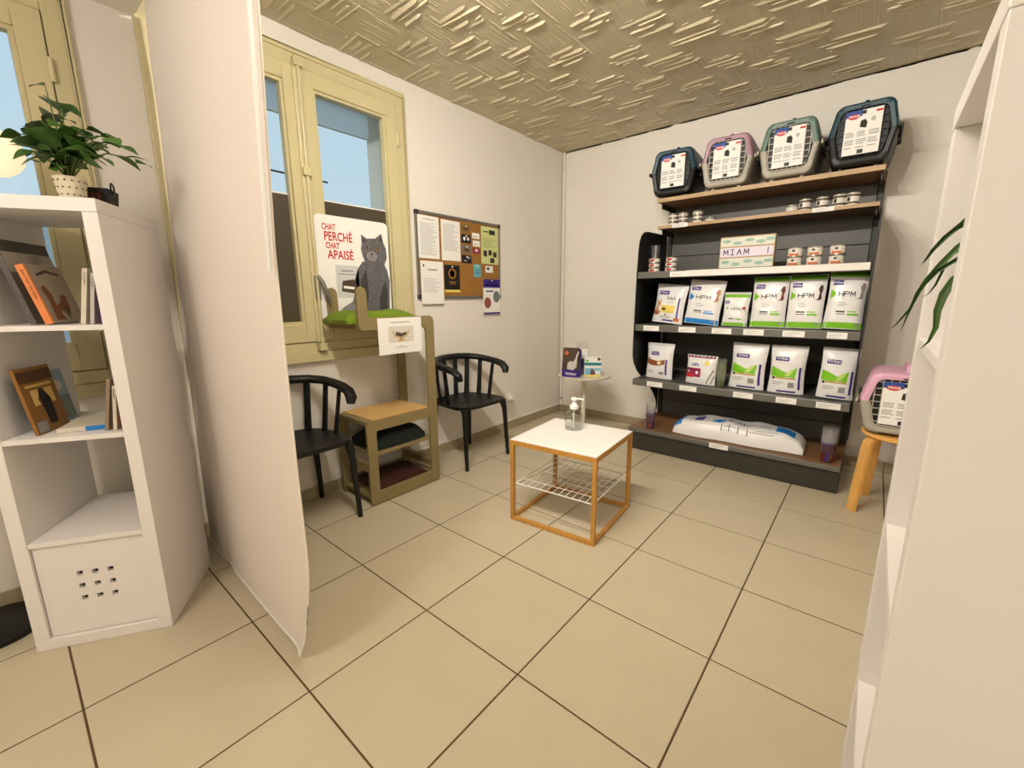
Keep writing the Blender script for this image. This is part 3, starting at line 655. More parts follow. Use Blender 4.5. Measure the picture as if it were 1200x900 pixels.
# big sack lying on the base shelf
s0, s1 = P(777, 506, 2, zf+.05), P(936, 535, 2, zf+.05)
L = (s1-s0).length; ang = math.atan2(s1.y-s0.y, s1.x-s0.x)
sk = thing('food_sack', 'large white sack with blue ends lying on the wooden base shelf', 'pet food bag', ((s0.x+s1.x)/2, max((s0.y+s1.y)/2, 2.36)+.02, zf+.001), ang)
SWd, SH = .27, .112
def sackf(u, v, side, w_=0):
    x = -L/2+L*u; e = max(0, 1-abs(2*u-1)**5)**.55
    yy = (v-.5)*SWd*(1-.10*(1-e)) + .006*math.sin(14*u+2)
    s = max(0, 1-abs(2*v-1)**7)**.6
    hh = SH*(.25+.75*e)*s*(1+.05*math.sin(17*u+3*v)+.03*math.sin(31*u))
    return (x, yy, (.22+.78*1)*hh*(.5+.5*side)+ (.012 if side > 0 else 0)+(.002*(1-side))+w_)
b = MB(); b.grid(lambda u,v: sackf(u,v,1), 36, 16); b.grid(lambda u,v: sackf(u,1-v,-1), 36, 16)
def rimv(u,v): return sackf(u,v,1), sackf(u,v,-1)
for (fa) in ('u0','u1','v0','v1'):
    for i in range(36 if fa[0]=='v' else 16):
        n = 36 if fa[0]=='v' else 16; a, c = i/n, (i+1)/n
        g = (lambda t: (t,0)) if fa=='v0' else (lambda t: (t,1)) if fa=='v1' else (lambda t: (0,t)) if fa=='u0' else (lambda t: (1,t))
        A, B_ = g(a), g(c); b.add([sackf(*A,1), sackf(*B_,1), sackf(*B_,-1), sackf(*A,-1)], [(0,1,2,3)])
body = b.build('pouch', m_bag, sk, smooth=True)
smp = lambda u, v, w: sackf(u, v, 1, w+.0012)
decal('blue_end', m_blue, body, smp, [(.005,.05,.07,.99)], 12); decal('blue_block', m_blue, body, smp, [(.80,.17,.93,.66)], 12)
decal('purple_logo', m_purple, body, smp, [(.17,.22,.245,.60)], 8)
text('Virbac', 'logo_lettering', m_paper, body, lambda u,v,w: smp(.18+u/L, .36+v/SWd, w), 0, 0, .03, .0012, 0, fit=.05)
strokes('HPM', 'brand_lettering', m_inkd, body, lambda u,v,w: smp(.40+u/L, .34+v/SWd, w), 0, 0, .035, .05, .012, .006, .001)
dpoly('blue_arrow', m_blue, body, smp, [[(.31,.26),(.38,.16),(.43,.26),(.37,.44)]], .0006, 2); decal('grey_print', m_ink, body, smp, [(.56,.34,.64,.36),(.56,.42,.66,.45),(.68,.3,.76,.34),(.68,.4,.77,.43)], 6)
decal('seam_marks', m_inkd, body, smp, [(x,.03,x+.006,.13) for x in (.40,.46,.53,.60)], 4); decal('fine_print', m_ink, body, smp, [(.42,.075,.52,.085),(.62,.06,.80,.07),(.66,.10,.82,.11)], 4)

# ------------------------------------------------------------------ white cube bookcases
def bookcase(label, loc, rz, door=False, holes=False, BW=.42):
    "front faces local -y; origin at the floor, left front corner; 0.42 x 0.39 x 1.47"
    BD, BH, TH, TI = .39, 1.47, .039, .016
    t = thing('cube_bookcase', label, 'bookcase', loc, rz)
    MB().box(0,BW,0,BD,BH-TH,BH).build('top_panel', m_white, t, bevel=.0015)
    MB().box(0,BW,0,BD,.0005,TH).build('bottom_panel', m_white, t, bevel=.0015)
    sp = []
    for x in (0, BW-TH): sp.append(MB().box(x,x+TH,.001,BD-.001,TH+.0005,BH-TH-.0005).build('side_panel', m_white, t, bevel=.0012))
    step = (BH-2*TH-3*TI)/4+TI
    for k in range(3):
        z = TH+(k+1)*step-TI
        MB().box(TH+.0005,BW-TH-.0005,.003,BD-.003,z,z+TI).build('shelf', m_white, t, bevel=.001)
    if door:
        a0, a1, b0, b1 = TH+.003, BW-TH-.003, TH+.003, TH+step-TI-.003
        us = [a0]; vs_ = [b0]; hw = .017; W_ = a1-a0; H_ = b1-b0
        for k in (.36, .50, .64): us += [a0+W_*k-hw/2, a0+W_*k+hw/2]
        for k in (.38, .52, .66): vs_ += [b0+H_*k-hw/2, b0+H_*k+hw/2]
        us.append(a1); vs_.append(b1)
        b = MB()
        for i in range(7):
            for j in range(7):
                if i % 2 == 1 and j % 2 == 1: continue
                b.box(us[i],us[i+1],.012,.026,vs_[j],vs_[j+1])
        d = b.build('door_insert', m_white, t)
        for i in (1,3,5):
            for j in (1,3,5): MB().box(us[i]-.001,us[i+1]+.001,.0262,.028,vs_[j]-.001,vs_[j+1]+.001).build('square_hole', m_black, d)
    if holes:
        for z in (1.36, 1.31, .62, .57):
            MB().lathe([(.001,0),(.0045,0),(.0045,.001),(.001,.001)], 10).build('peg_hole', m_black, sp[0]).matrix_local = Matrix.Translation((TH+.0002,.05,z)) @ Matrix.Rotation(PI/2, 4, 'Y')
    return t
BA = R(57.5)
fr = Vector((-.20, -.645)); fl_ = fr - .388*Vector((math.cos(BA), math.sin(BA)))
BC = bookcase('white cube bookcase with books and a square-holed door at the left', (fl_.x, fl_.y, 0), BA, door=True, BW=.388)
def bc(x, y, z):   # local bookcase coordinates -> world
    return Vector((fl_.x+x*math.cos(BA)-y*math.sin(BA), fl_.y+x*math.sin(BA)+y*math.cos(BA), z))
# right bookcase: front faces -x, near panel towards the camera
bookcase('white cube bookcase at the right edge with a leafy plant on its upper shelf', (1.694, .18, 0), -PI/2, holes=True)

# books -----------------------------------------------------------
def book(label, lx, ly, z, rz, w, h, th, cover, spine, pics, lean=0, pitch=0, flat=False, roll=0, vt=None):
    "cover faces local -y, spine at x=0 side; lean = roll about y; pitch = tilt back"
    t = thing('book', label, 'book', bc(lx, ly, z), BA+rz, 'books in the white bookcase', pitch, lean)
    MB().box(.0015,w-.002,-th+.002,-.002,.002,h-.002).build('page_block', m_paper, t)
    c = MB(); c.box(0,w,-th,-th+.0018,0,h); c.build('front_cover', cover, t)
    MB().box(0,w,-.0018,0,0,h).build('back_cover', cover, t)
    s = MB().box(-.0005,.0016,-th,0,0,h).build('spine', spine, t)
    mp = lambda u, v, w_: (u*w, -th-w_, v*h)
    for nm, mt, polys in pics: dpoly(nm, mt, t, mp, polys)
    if vt:
        st, mt_, sz = vt
        text(st, 'spine_lettering', mt_, s, lambda u,v,w_: (-.0006-w_, -th*.72+v, h*.92-u), 0, 0, sz)
    return t
rect = lambda a,b,c,d: [(a,b),(c,b),(c,d),(a,d)]
stp = (1.47-.078-.048)/4+.016
r1, r2 = .039+3*stp+.0005, .039+2*stp+.0005     # tops of the shelves under row 1 and row 2
m_bk1 = M('photo_book_grey', (128,118,104), .4); m_bk2 = M('orange_cover', (226,136,76), .45); m_bk3 = M('grey_photo_cover', (164,150,132), .4)
m_bk4 = M('brown_cover', (140,98,44), .4); m_bk5 = M('cream_spine', (214,204,184), .6); m_bk6 = M('pale_blue_cover', (146,176,188), .45); m_brn = M('brown_print', (88,54,28), .5)
def pic(nm, mt, *po): return (nm, mt, list(po))
def bl(px, py, z):   # photo pixel at height z -> bookcase-local x, y
    w_ = P(px, py, 2, z)-Vector((fl_.x, fl_.y, 0)); return (w_.x*math.cos(BA)+w_.y*math.sin(BA), -w_.x*math.sin(BA)+w_.y*math.cos(BA))
def shelved(label, px, py, z, w, h, th, lean, cover, spine, pics, turn=0, vt=None, ly=None):
    "spine to the front, cover to the right; lean > 0 tips the top to the left"
    y = ly or .04; lo, hi = -.1, .5
    for _ in range(40):
        mid = (lo+hi)/2; d = bc(mid, y, z)-CAM
        if 600+F_PX*d.dot(RT)/d.dot(FW) < px: lo = mid
        else: hi = mid
    x = (lo+hi)/2
    return book(label, x, y, z+.0005+(th*math.sin(-lean) if lean < 0 else 0), R(90)+turn, w, h, th, cover, spine, pics, pitch=-lean, vt=vt)
shelved('large dark photo book leaning left in the top row', 36, 388, r1, .215, .262, .016, R(13), m_bk1, M('black_white_spine',(92,86,84),.5),
    [pic('sky_print', M('pale_sky_print',(176,168,152),.5), rect(0,.62,1,1)), pic('dark_print', m_cbrown, [(.30,.70),(.45,.66),(.62,.40),(.95,.16),(.96,.05),(.45,.08),(.35,.4)]), pic('band_print', M('dark_band',(96,88,78),.5), rect(0,.86,1,1)), pic('cloud_print', M('cloud_print',(206,196,180),.5), ell(.62,.78,.16,.07))], ly=.07)
shelved('grey photo book with an orange spine leaning left in the top row', 54, 388, r1, .160, .185, .020, R(14), m_bk3, m_bk2,
    [pic('orange_edge', m_bk2, rect(0,0,.04,1)), pic('dog_print', M('dog_print',(120,72,40),.5), [(.16,.05),(.2,.4),(.14,.6),(.26,.66),(.36,.5),(.34,.30),(.5,.36),(.62,.5),(.74,.46),(.72,.3),(.60,.05)]), pic('pale_print', m_bk5, ell(.52,.16,.12,.12)), pic('title_print', m_cbrown, [(.2,.84),(.5,.92),(.86,.86),(.86,.82),(.5,.87),(.2,.80)])], vt=('Vivre avec son chien', m_inkd, .011), ly=.045)
shelved('cream book leaning right at the end of the top row', 95, 384, r1, .15, .175, .013, R(-10), m_bk5, m_bk5, [], vt=('Le Chien', m_inkd, .010), ly=.05)
shelved('white and grey slim book leaning right beside the cream one', 106, 384, r1, .15, .160, .010, R(-9), M('grey_white_cover',(196,188,180),.5), M('grey_white_cover',(196,188,180),.5), [], vt=('Le Chat', m_inkd, .009), ly=.05)
shelved('purple book against the right side of the top row', 119, 384, r1, .13, .120, .010, R(-3), M('purple_cover',(108,40,140),.5), M('purple_cover',(108,40,140),.5), [], ly=.05)
shelved('brown photo book leaning left in the second row', 42, 515, r2, .150, .215, .010, R(8), m_bk4, m_bk4,
    [pic('title_band', m_brn, rect(.0,.78,1,.95)), pic('title_print', M('gold_print',(226,186,112),.5), rect(.12,.70,.88,.74)), pic('window_print', M('gold_print',(226,186,112),.5), rect(.2,.42,.42,.66), rect(.6,.42,.85,.66)), pic('figure_print', m_black, [(.45,.10),(.42,.40),(.34,.50),(.5,.68),(.60,.62),(.72,.48),(.68,.10)]), pic('price_sticker', m_ink, rect(.05,.02,.34,.18))], ly=.04)
shelved('pale blue book behind the brown one in the second row', 42, 515, r2, .20, .185, .010, R(8), m_bk6, M('sky_blue_spine',(120,186,222),.5), [pic('cloud_print', m_bk5, ell(.7,.7,.2,.12)), pic('ground_print', M('grey_green_print',(130,142,136),.6), rect(.5,.05,.98,.5))], ly=.09)
fx = .152
bf = thing('book', 'white and blue book lying flat in the second row', 'book', bc(fx, .05, r2+.001), BA+R(10), 'books in the white bookcase')
MB().box(.001,.128,.002,.168,.002,.012).build('page_block', m_paper, bf); MB().box(0,.13,0,.17,0,.002).build('back_cover', m_bk5, bf); c = MB().box(0,.13,0,.17,.012,.014).build('front_cover', m_bk5, bf)
MB().box(-.001,.13,-.0015,0,0,.014).build('spine', m_bk5, bf); MB().box(.07,.13,-.0022,-.0016,.0,.014).build('blue_spine_print', m_blue, bf)
shelved('taupe book leaning right at the end of the second row', 123, 506, r2, .14, .175, .010, R(-10), M('taupe_cover',(150,128,108),.5), M('taupe_cover',(150,128,108),.5), [], ly=.04)
shelved('cream slim book leaning right beside the taupe one', 133, 506, r2, .14, .150, .010, R(-7), m_bk5, m_bk5, [], vt=('Animaux', m_inkd, .009), ly=.04)
shelved('red book against the right side of the second row', 143, 505, r2, .14, .130, .009, R(-3), M('red_cover',(170,62,44),.5), M('red_cover',(170,62,44),.5), [], ly=.04)

# plants ----------------------------------------------------------
def leaf_mesh(name, mat, L, Wd, fold=.18, droop=.25, heart=True, n=6):
    b = MB()
    pr = [0,.62,.98,.95,.72,.38,0] if heart else [0,.5,.8,1,.85,.5,0]
    for i in range(n+1):
        s = i/n; hw = pr[i]*Wd/2; z = -droop*L*s*s
        b.v += [(L*s, -hw, z+fold*hw), (L*s, 0, z), (L*s, hw, z+fold*hw)]
    for i in range(n):
        a = i*3; b.f += [[a,a+3,a+4,a+1],[a+1,a+4,a+5,a+2]]
    return b.mesh(name, mat, smooth=True, recalc=False)
m_lf1 = M('leaf_dark_green', (46, 76, 28), .42, var=.25, vscale=25); m_lf2 = M('leaf_mid_green', (70, 104, 42), .42, var=.2, vscale=25); m_stem = M('plant_stem', (84, 104, 50), .6)
m_lf3 = M('leaf_fresh_green', (84, 122, 52), .42, var=.2, vscale=25); m_lf4 = M('leaf_bushy_green', (62, 98, 38), .42, var=.22, vscale=25)
lm = [leaf_mesh('leaf', m_lf4, .062, .060), leaf_mesh('leaf', m_lf3, .052, .048), leaf_mesh('leaf', m_lf4, .044, .038, droop=.35)]
tp = 1.4705
pc = P(78, 237, 2, tp); pp = bc(.288, .10, tp)
pl = thing('potted_plant', 'green leafy plant in a cream basket pot on the left bookcase', 'plant', pp)
MB().lathe([(.030,0),(.038,.066),(.040,.072),(.036,.072),(.034,.062),(.001,.060)], 26).build('pot', M('cream_basket_pot',(222,212,184),.7, bump=.2, bscale=120), pl, smooth=True)
b = MB()
for k in range(3):
    for j in range(14): a = 2*PI*(j+.5*k)/14; r_ = .0315+.0028*k; z = .018+.02*k; b.box(r_*math.cos(a)-.002, r_*math.cos(a)+.002, r_*math.sin(a)-.002, r_*math.sin(a)+.002, z, z+.004)
b.build('weave_marks', m_brn, pl)
MB().lathe([(.001,.052),(.033,.058),(.001,.064)], 16).build('soil', m_brn, pl)
random.seed(21)
# stems aimed in the picture plane: right = RT, up = z
rgt = Vector((RT.x, RT.y, 0)).normalized(); dep = Vector((-rgt.y, rgt.x, 0))
stems = [(-.02,.26,.0),(.00,.22,.02),(.03,.19,-.02),(-.07,.17,.01),(-.10,.12,-.02),(-.11,.06,.03),(.08,.14,.0),(.13,.12,.01),(.18,.09,-.01),(.20,.05,.02),(.10,.06,-.04),(.05,.09,-.06),(-.05,.09,-.05),(.02,.11,.05),(-.03,.06,-.06),(.14,.05,-.05),(.07,.10,-.03),(-.08,.10,.04)]
for (ax, az, ay) in stems:
    end = rgt*ax+dep*ay+Vector((0,0,.07+az)); pts = []
    for k in range(6):
        s = k/5; q = Vector((0,0,.065)).lerp(end, s); q.z += .05*math.sin(PI*s)*(1 if abs(ax) > .05 else .2); pts.append(q)
    MB().tube(pts, [.0028,.0026,.0024,.002,.0018,.0012], 5).build('stem', m_stem, pl, smooth=True)
    for k in range(5):
        s = .35+.65*k/4; i = min(int(s*5), 4); q = pts[i].lerp(pts[i+1], s*5-i)
        o = link('leaf', random.choice(lm if k < 4 else lm[1:]), pl); o.location = q
        an = random.uniform(-PI, PI) if k < 4 else math.atan2(end.y, end.x)+random.uniform(-.5,.5)
        o.rotation_euler = (random.uniform(-.6,.6), random.uniform(-.55,.45), an); sc = random.uniform(.9,1.35); o.scale = (sc,)*3
# black square pot with ring handle
bp = P(112, 243, 2, tp)
kp = thing('black_planter', 'small black square pot with a ring handle beside the basket pot', 'pot', bc(.300, .208, tp), BA+R(6)); kp.scale = (.9,.9,1.1)
MB().add([(-.045,-.04,0),(.045,-.04,0),(.045,.04,0),(-.045,.04,0),(-.052,-.046,.058),(.052,-.046,.058),(.052,.046,.058),(-.052,.046,.058)],[(0,3,2,1),(4,5,6,7),(0,1,5,4),(1,2,6,5),(2,3,7,6),(3,0,4,7)]).build('box_body', m_black, kp, bevel=.003)
MB().tube([(.052+.0,.015*math.cos(2*PI*i/14)-.01,.062+.015*math.sin(2*PI*i/14)) for i in range(15)], .003, 6, cap=False).build('ring_handle', m_black, kp, smooth=True)
decal('faded_lettering', M('dull_red_ink',(92,42,34),.7), kp, lambda u,v,w: (u*.045, -.043-.006*v-w-.001, .01+v*.04), [(-.7,.2,-.45,.8),(-.35,.2,-.1,.8),(.0,.2,.25,.8),(.35,.2,.6,.8)])
# strap-leaved plant in the right bookcase
sp = thing('strap_leaved_plant', 'plant with long arching strap leaves hanging out of the right bookcase', 'plant', (1.90, .0, .039+3*stp+.001))
MB().lathe([(.045,0),(.062,.10),(.065,.105),(.06,.105),(.055,.09),(.001,.088)], 26).build('pot', m_whitep, sp, smooth=True)
MB().lathe([(.001,.08),(.054,.086),(.001,.092)], 16).build('soil', m_brn, sp)
def strap(pts, wd, mat):
    b = MB(); n = len(pts)
    for i, p in enumerate(pts):
        s = i/(n-1); p = Vector(p); d = (Vector(pts[min(i+1,n-1)])-Vector(pts[max(i-1,0)])).normalized(); a = d.cross(Vector((.25,-1,.35))).normalized()
        h_ = wd/2*(.75+.25*math.sin(PI*s))*(1 if s < .55 else max(.04, 1-((s-.55)/.45)**1.6)); nn = a.cross(d)
        b.v += [p-a*h_+nn*.0015, p-nn*.001, p+a*h_+nn*.0015]
    for i in range(n-1): k = i*3; b.f += [[k,k+3,k+4,k+1],[k+1,k+4,k+5,k+2]]
    return b
base = Vector((1.90, .0, .039+3*stp+.10))
def arc(pxs, y):     # photo polyline at depth plane y, from the shelf outwards
    return [P(px, py, 1, y) for px, py in pxs]
curves = [([(1146,245),(1128,262),(1108,278),(1094,292),(1084,305),(1079,311)], .10, .014, m_lf1), ([(1146,243),(1138,255),(1126,266),(1116,272)], .06, .018, m_lf1),
    ([(1140,278),(1122,290),(1104,308),(1086,328),(1074,345),(1062,372),(1055,388)], .08, .015, m_lf2), ([(1138,294),(1118,306),(1098,318),(1080,336),(1066,362),(1050,380),(1043,386)], .03, .010, m_lf1),
    ([(1136,316),(1118,328),(1106,344),(1098,364),(1096,384),(1088,400),(1078,409)], .0, .020, m_lf2), ([(1112,300),(1104,318),(1096,334),(1088,344),(1079,350)], .12, .007, m_lf1)]
for pxs, y, wd, mt in curves:
    wd *= .55; tip = arc(pxs, y); st = base + Vector((random.uniform(-.02,.02), random.uniform(-.02,.02), 0)); f0 = tip[0]
    lead = [st, st.lerp(f0, .35)+Vector((0,0,.05)), st.lerp(f0, .7)+Vector((0,0,.045))]
    o = strap([p-Vector(sp.location) for p in lead+tip], wd, mt).build('strap_leaf', mt, sp, smooth=True, recalc=False)

# floor lamp behind the bookcase --------------------------------------
lp = thing('floor_lamp', 'black floor lamp with a glowing globe behind the left bookcase', 'lamp', (-.665, -1.06, 0))
MB().lathe([(.001,0),(.135,0),(.138,.006),(.138,.02),(.13,.026),(.001,.028)], 40).build('base', m_blackp, lp, smooth=True)
gl = P(-10, 178, 0, -.60)-Vector((-.665,-1.06,0))
MB().tube([(0,0,.02),(0,0,1.2),(0,.0,gl.z-.12),(gl.x*.35,gl.y*.35,gl.z+.10),(gl.x*.8,gl.y*.8,gl.z+.13),(gl.x,gl.y,gl.z+.07)], .009, 10).build('pole', m_blackp, lp, smooth=True)
MB().lathe([(.001,-.075),(.03,-.069),(.053,-.053),(.069,-.03),(.075,0),(.069,.03),(.053,.053),(.03,.069),(.001,.075)], 26, gl).build('globe', M('lit_globe',(250,222,184),.5,emit=.85), lp, smooth=True)
MB().lathe([(.02,.068),(.02,.09),(.001,.09)], 14, gl).build('globe_cap', m_blackp, lp, smooth=True)
tag(MB().tube([(-.62,-.46,.006),(-.68,-.45,.02),(-.72,-.43,.06),(-.74,-.44,.13),(-.71,-.45,.16),(-.69,-.44,.11),(-.72,-.42,.05),(-.78,-.42,.02)], .006, 8).build('coiled_cable', M('pale_grey_cable',(176,170,158),.5), smooth=True), 'pale grey coiled cable on the floor between bookcase and curtain', 'cable')

# ------------------------------------------------------------------ curtain panel
def interp(tab, z):
    for (a, x), (b_, y) in zip(tab, tab[1:]):
        if z <= b_: return x+(y-x)*max(0,(z-a))/(b_-a)
    return tab[-1][1]
CR = [(0,.305),(.05,.335),(.12,.37),(.33,.408),(.7,.40),(1.3,.405),(1.83,.455),(2.3,.485)]
CL = [(0,-.775),(.98,-.780),(1.48,-.785),(2.05,-.755),(2.3,-.70)]
CY = [(0,-.366),(.15,-.366),(.98,-.351),(1.48,-.334),(2.05,-.318),(2.3,-.316)]
ct = thing('curtain_panel', 'tall white fabric curtain panel hanging between the bookcase and the window', 'curtain', (0,0,0))
def cf(u, v):
    z = .012+2.285*v; x0, x1 = interp(CL, z), interp(CR, z); x = x0+(x1-x0)*u
    f_ = min(1, u/.22); f_ = f_*f_*(3-2*f_)
    y0 = interp(CY, z); y = y0+(-.384-y0)*f_-.012*u+.008*math.sin(6*u+1.5*v)*(.35+.65*v)*f_+.009*math.exp(-((u-.30)/.06)**2)*(1-v)
    y += -.018*max(0,(u-.93)/.07)**2*max(0,1-v*6)
    return (x, y, z)
b = MB(); b.grid(lambda u,v: cf(u,v), 48, 60); b.grid(lambda u,v: (cf(1-u,v)[0], cf(1-u,v)[1]+.0025, cf(1-u,v)[2]), 48, 60)
cb = b.build('fabric', m_curt, ct, smooth=True, recalc=False)
MB().tube([Vector(cf(1,i/30))+Vector((.001,-.001,0)) for i in range(31)], .003, 6).build('side_hem', M('hem_white',(238,230,214),.7), ct, smooth=True)
MB().tube([(cf(0,0)[0]+(cf(1,0)[0]-cf(0,0)[0])*i/24, cf(i/24,0)[1], .012) for i in range(25)], .0045, 6).build('bottom_weight', m_whitep, ct, smooth=True)
MB().box(-.52,.54,-.41,-.36,HS-.016,HS-.0005).build('track', m_whitep, ct)
MB().tube([(.492,-.412,2.28),(.455,-.412,1.80),(.408,-.412,1.24)], .0055, 8).build('pull_rod', m_whitep, ct, smooth=True)

# ------------------------------------------------------------------ chairs
def chair():
    t = thing('armchair', '', 'chair', (0,0,0), 0, 'black spindle-back chairs by the window wall')
    # seat: rounded trapezoid, slightly dished
    b = MB(); N, Mr = 40, 6
    def rim(a):
        c, s = math.cos(a), math.sin(a); k = 4.0
        r_ = (abs(c/.205)**k+abs(s/.222)**k)**(-1/k); x, y = r_*c, r_*s
        return x, y*(1+.12*x/.2)
    for lay, (zt) in enumerate((0, 1)):
        for m_ in range(Mr+1):
            s = m_/Mr
            for i in range(N):
                x, y = rim(2*PI*i/N); b.v.append((x*s*(1 if lay == 0 else .97), y*s*(1 if lay == 0 else .97), (.445-.014*(1-s*s)) if lay == 0 else .420))
    for lay in (0, 1):
        o = lay*(Mr+1)*N
        for m_ in range(Mr):
            for i in range(N): b.f.append([o+m_*N+i, o+m_*N+(i+1)%N, o+(m_+1)*N+(i+1)%N, o+(m_+1)*N+i])
    o1, o2 = Mr*N, (2*Mr+1)*N
    for i in range(N): b.f.append([o1+i, o1+(i+1)%N, o2+(i+1)%N, o2+i])
    b.build('seat', m_blackp, t, smooth=True)
    for sy in (-1, 1):
        MB().tube([(.165,sy*.195,.43),(.178,sy*.205,.36),(.198,sy*.216,0)], [.026,.0185,.0125], 10).build('leg', m_blackp, t, smooth=True)
        MB().tube([(-.155,sy*.165,.43),(-.168,sy*.172,.36),(-.193,sy*.195,0)], [.026,.0185,.0125], 10).build('leg', m_blackp, t, smooth=True)
    half = [(.172,.226,.630),(.165,.235,.662),(.128,.243,.690),(.06,.248,.704),(-.03,.245,.715),(-.105,.222,.726),(-.155,.165,.735),(-.180,.085,.740)]
    path = [(x,-y,z) for x,y,z in half]+[(-.187,0,.742)]+list(reversed(half))
    n = len(path); rd = [.021]+[.030]*(n-2)+[.021]
    MB().tube(path, rd, 12, flat=.78).build('bow', m_blackp, t, smooth=True)
    sp_ = [(.03,.246,.703,.02,.205),(-.09,.23,.72,-.075,.19),(-.158,.155,.733,-.155,.135),(-.186,.055,.74,-.178,.048)]
    for x, y, z, sx, sy_ in sp_:
        for s in (-1, 1):
            MB().tube([(sx,s*sy_,.425),(sx*.6+x*.4,s*(sy_*.6+y*.4),.54),(x,s*y,z)], [.021,.0185,.018], 8, flat=.5, up=(x,s*y,0)).build('spindle', m_blackp, t, smooth=True)
    return t
ch = chair(); ch.location = (-.600, 1.262, 0); ch['label'] = 'black spindle-back armchair between the cat tower and the corner'
dup(ch, (-.600, .018, 0), R(0), 'black spindle-back armchair half hidden by the white curtain')

# ------------------------------------------------------------------ cat tower
tw = thing('cat_tower', 'khaki stepped cat tower with a raised tray under the window', 'cat tower', (0,0,0))
def profile(x, name):
    outer = [(.338,.004),(.842,.004),(.842,1.03),(.836,1.055),(.818,1.07),(.395,1.07),(.393,1.205),(.385,1.225),(.366,1.235),(.346,1.228),(.336,1.205),(.336,1.035),(.342,1.012),(.358,1.005),(.76,1.005),(.776,.998),(.783,.982),(.783,.525),(.775,.508),(.758,.50),(.372,.50),(.350,.492),(.338,.468)]
    bm_ = MB()
    # frame with the lower opening cut out: two prisms meeting at a slit
    hole = [(.396,.072),(.396,.43),(.402,.438),(.774,.438),(.782,.430),(.782,.085),(.774,.075)]
    fn = lambda u, v, w: (w, u, v)
    poly = outer[:1]+[(.396,.004)]+hole+[(.396,.0725),(.3965,.004)]+outer[1:]
    return bm_.prism(poly, fn, x, x+.018).build(name, m_khaki, tw, recalc=True)
profile(-.468, 'front_profile'); profile(-.771, 'rear_profile')
X0, X1 = -.753, -.468
MB().box(X0,X1,.34,.785,.478,.4995).build('seat_board', m_khaki, tw, bevel=.001)
MB().box(-.768,-.453,.375,.782,.5005,.506).build('cork_top', m_corkl, tw)
MB().box(X0,X1,.375,.80,.285,.306).build('middle_shelf', m_khaki, tw, bevel=.001); MB().box(X0,X1,.345,.84,.035,.056).build('bottom_shelf', m_khaki, tw, bevel=.001)
MB().box(X0,X1,.34,.842,1.012,1.030).build('tray_board', m_khaki, tw, bevel=.001); MB().box(X0+.002,X1-.002,.335,.80,1.0305,1.036).build('tray_cork', m_corkl, tw)
MB().box(X0,X1,.822,.841,.51,1.00).build('upright_board', m_khaki, tw) if False else None
MB().box(X0+.001,X1-.001,.80,.84,.10,.14).build('rail', m_khaki, tw); MB().box(X0+.001,X1-.001,.342,.36,.20,.25).build('rail', m_khaki, tw)
def cushion(name, label, cat, cx, cy, z, lx, ly, h, mat, seed, rz=0):
    random.seed(seed); ph = [random.uniform(0,6) for _ in range(4)]
    def f(u, v, top):
        x, y = (u-.5)*lx, (v-.5)*ly; e = max(0, 1-abs(2*u-1)**4)**.5*max(0, 1-abs(2*v-1)**4)**.5
        wv = .10*math.sin(9*u+ph[0]+3*v)+.08*math.sin(11*v+ph[1])
        return (x*(1+.03*math.sin(6*v+ph[2])), y*(1+.03*math.sin(7*u+ph[3])), (.30*h+.70*h*e*(.88+wv)) if top else .004*(1-e))
    b = MB(); b.grid(lambda u,v: f(u,v,1), 22, 22); b.grid(lambda u,v: f(1-u,v,0), 22, 22)
    for i in range(22):
        for g in (lambda t: (t,0), lambda t: (t,1), lambda t: (0,t), lambda t: (1,t)):
            A, B_ = g(i/22), g((i+1)/22); b.add([f(*A,1), f(*B_,1), f(*B_,0), f(*A,0)], [(0,1,2,3)])
    # f(.,.,0) uses mirrored u only for winding; rebuild bottom consistently
    o = b.build(name, mat, smooth=True); o.location = (cx, cy, z+.001); o.rotation_euler = (0,0,rz); return tag(o, label, cat)
m_lime = M('lime_green_fleece', (106, 128, 28), .95, bump=.4, bscale=160); m_dkg = M('dark_green_blanket', (22, 30, 24), .95, bump=.4, bscale=120); m_maroon = M('dark_maroon_cushion', (58, 26, 16), .95, bump=.3, bscale=120)
cushion('green_cushion', 'lime green fleece cushion lying on the tray of the cat tower', 'cushion', -.608, .52, 1.0365, .258, .46, .075, m_lime, 2)
cushion('dark_blanket', 'dark green folded blanket on the middle shelf of the cat tower', 'blanket', -.611, .58, .307, .27, .36, .105, m_dkg, 5)
cushion('maroon_cushion', 'dark maroon cushion on the bottom shelf of the cat tower', 'cushion', -.611, .59, .057, .27, .36, .055, m_maroon, 9)
# paper sign on the tray edge
sg = thing('paper_sign', 'white paper sign with a picture of a cat cradle taped to the tower', 'sign', (-.4485, 0, 0))
MB().box(.0005,.0015,.447,.743,.862,1.066).build('sheet', m_paper, sg)
sm = lambda u, v, w: (.0015+w, .447+.296*u, .862+.204*v)
decal('photo_print', M('pale_beige_print',(214,206,194),.7), sg, sm, [(.22,.32,.80,.76)])
dpoly('cradle_print', M('cradle_tan',(204,170,122),.7), sg, sm, [[(.30,.64),(.36,.48),(.50,.40),(.64,.46),(.72,.66),(.69,.66),(.62,.50),(.50,.45),(.38,.51),(.33,.65)]], .0009); dpoly('cradle_base_print', M('cradle_tan',(204,170,122),.7), sg, sm, [[(.40,.34),(.62,.34),(.54,.42),(.48,.42)]], .0009)
dpoly('cat_print', m_cbrown, sg, sm, [[(.37,.52),(.50,.46),(.63,.52),(.64,.60),(.52,.56),(.40,.62)]], .0012)
decal('title_print', m_ink, sg, sm, [(.28,.865,.72,.885)]); decal('caption_print', m_ink, sg, sm, [(.38,.17,.66,.185),(.46,.21,.54,.222)])

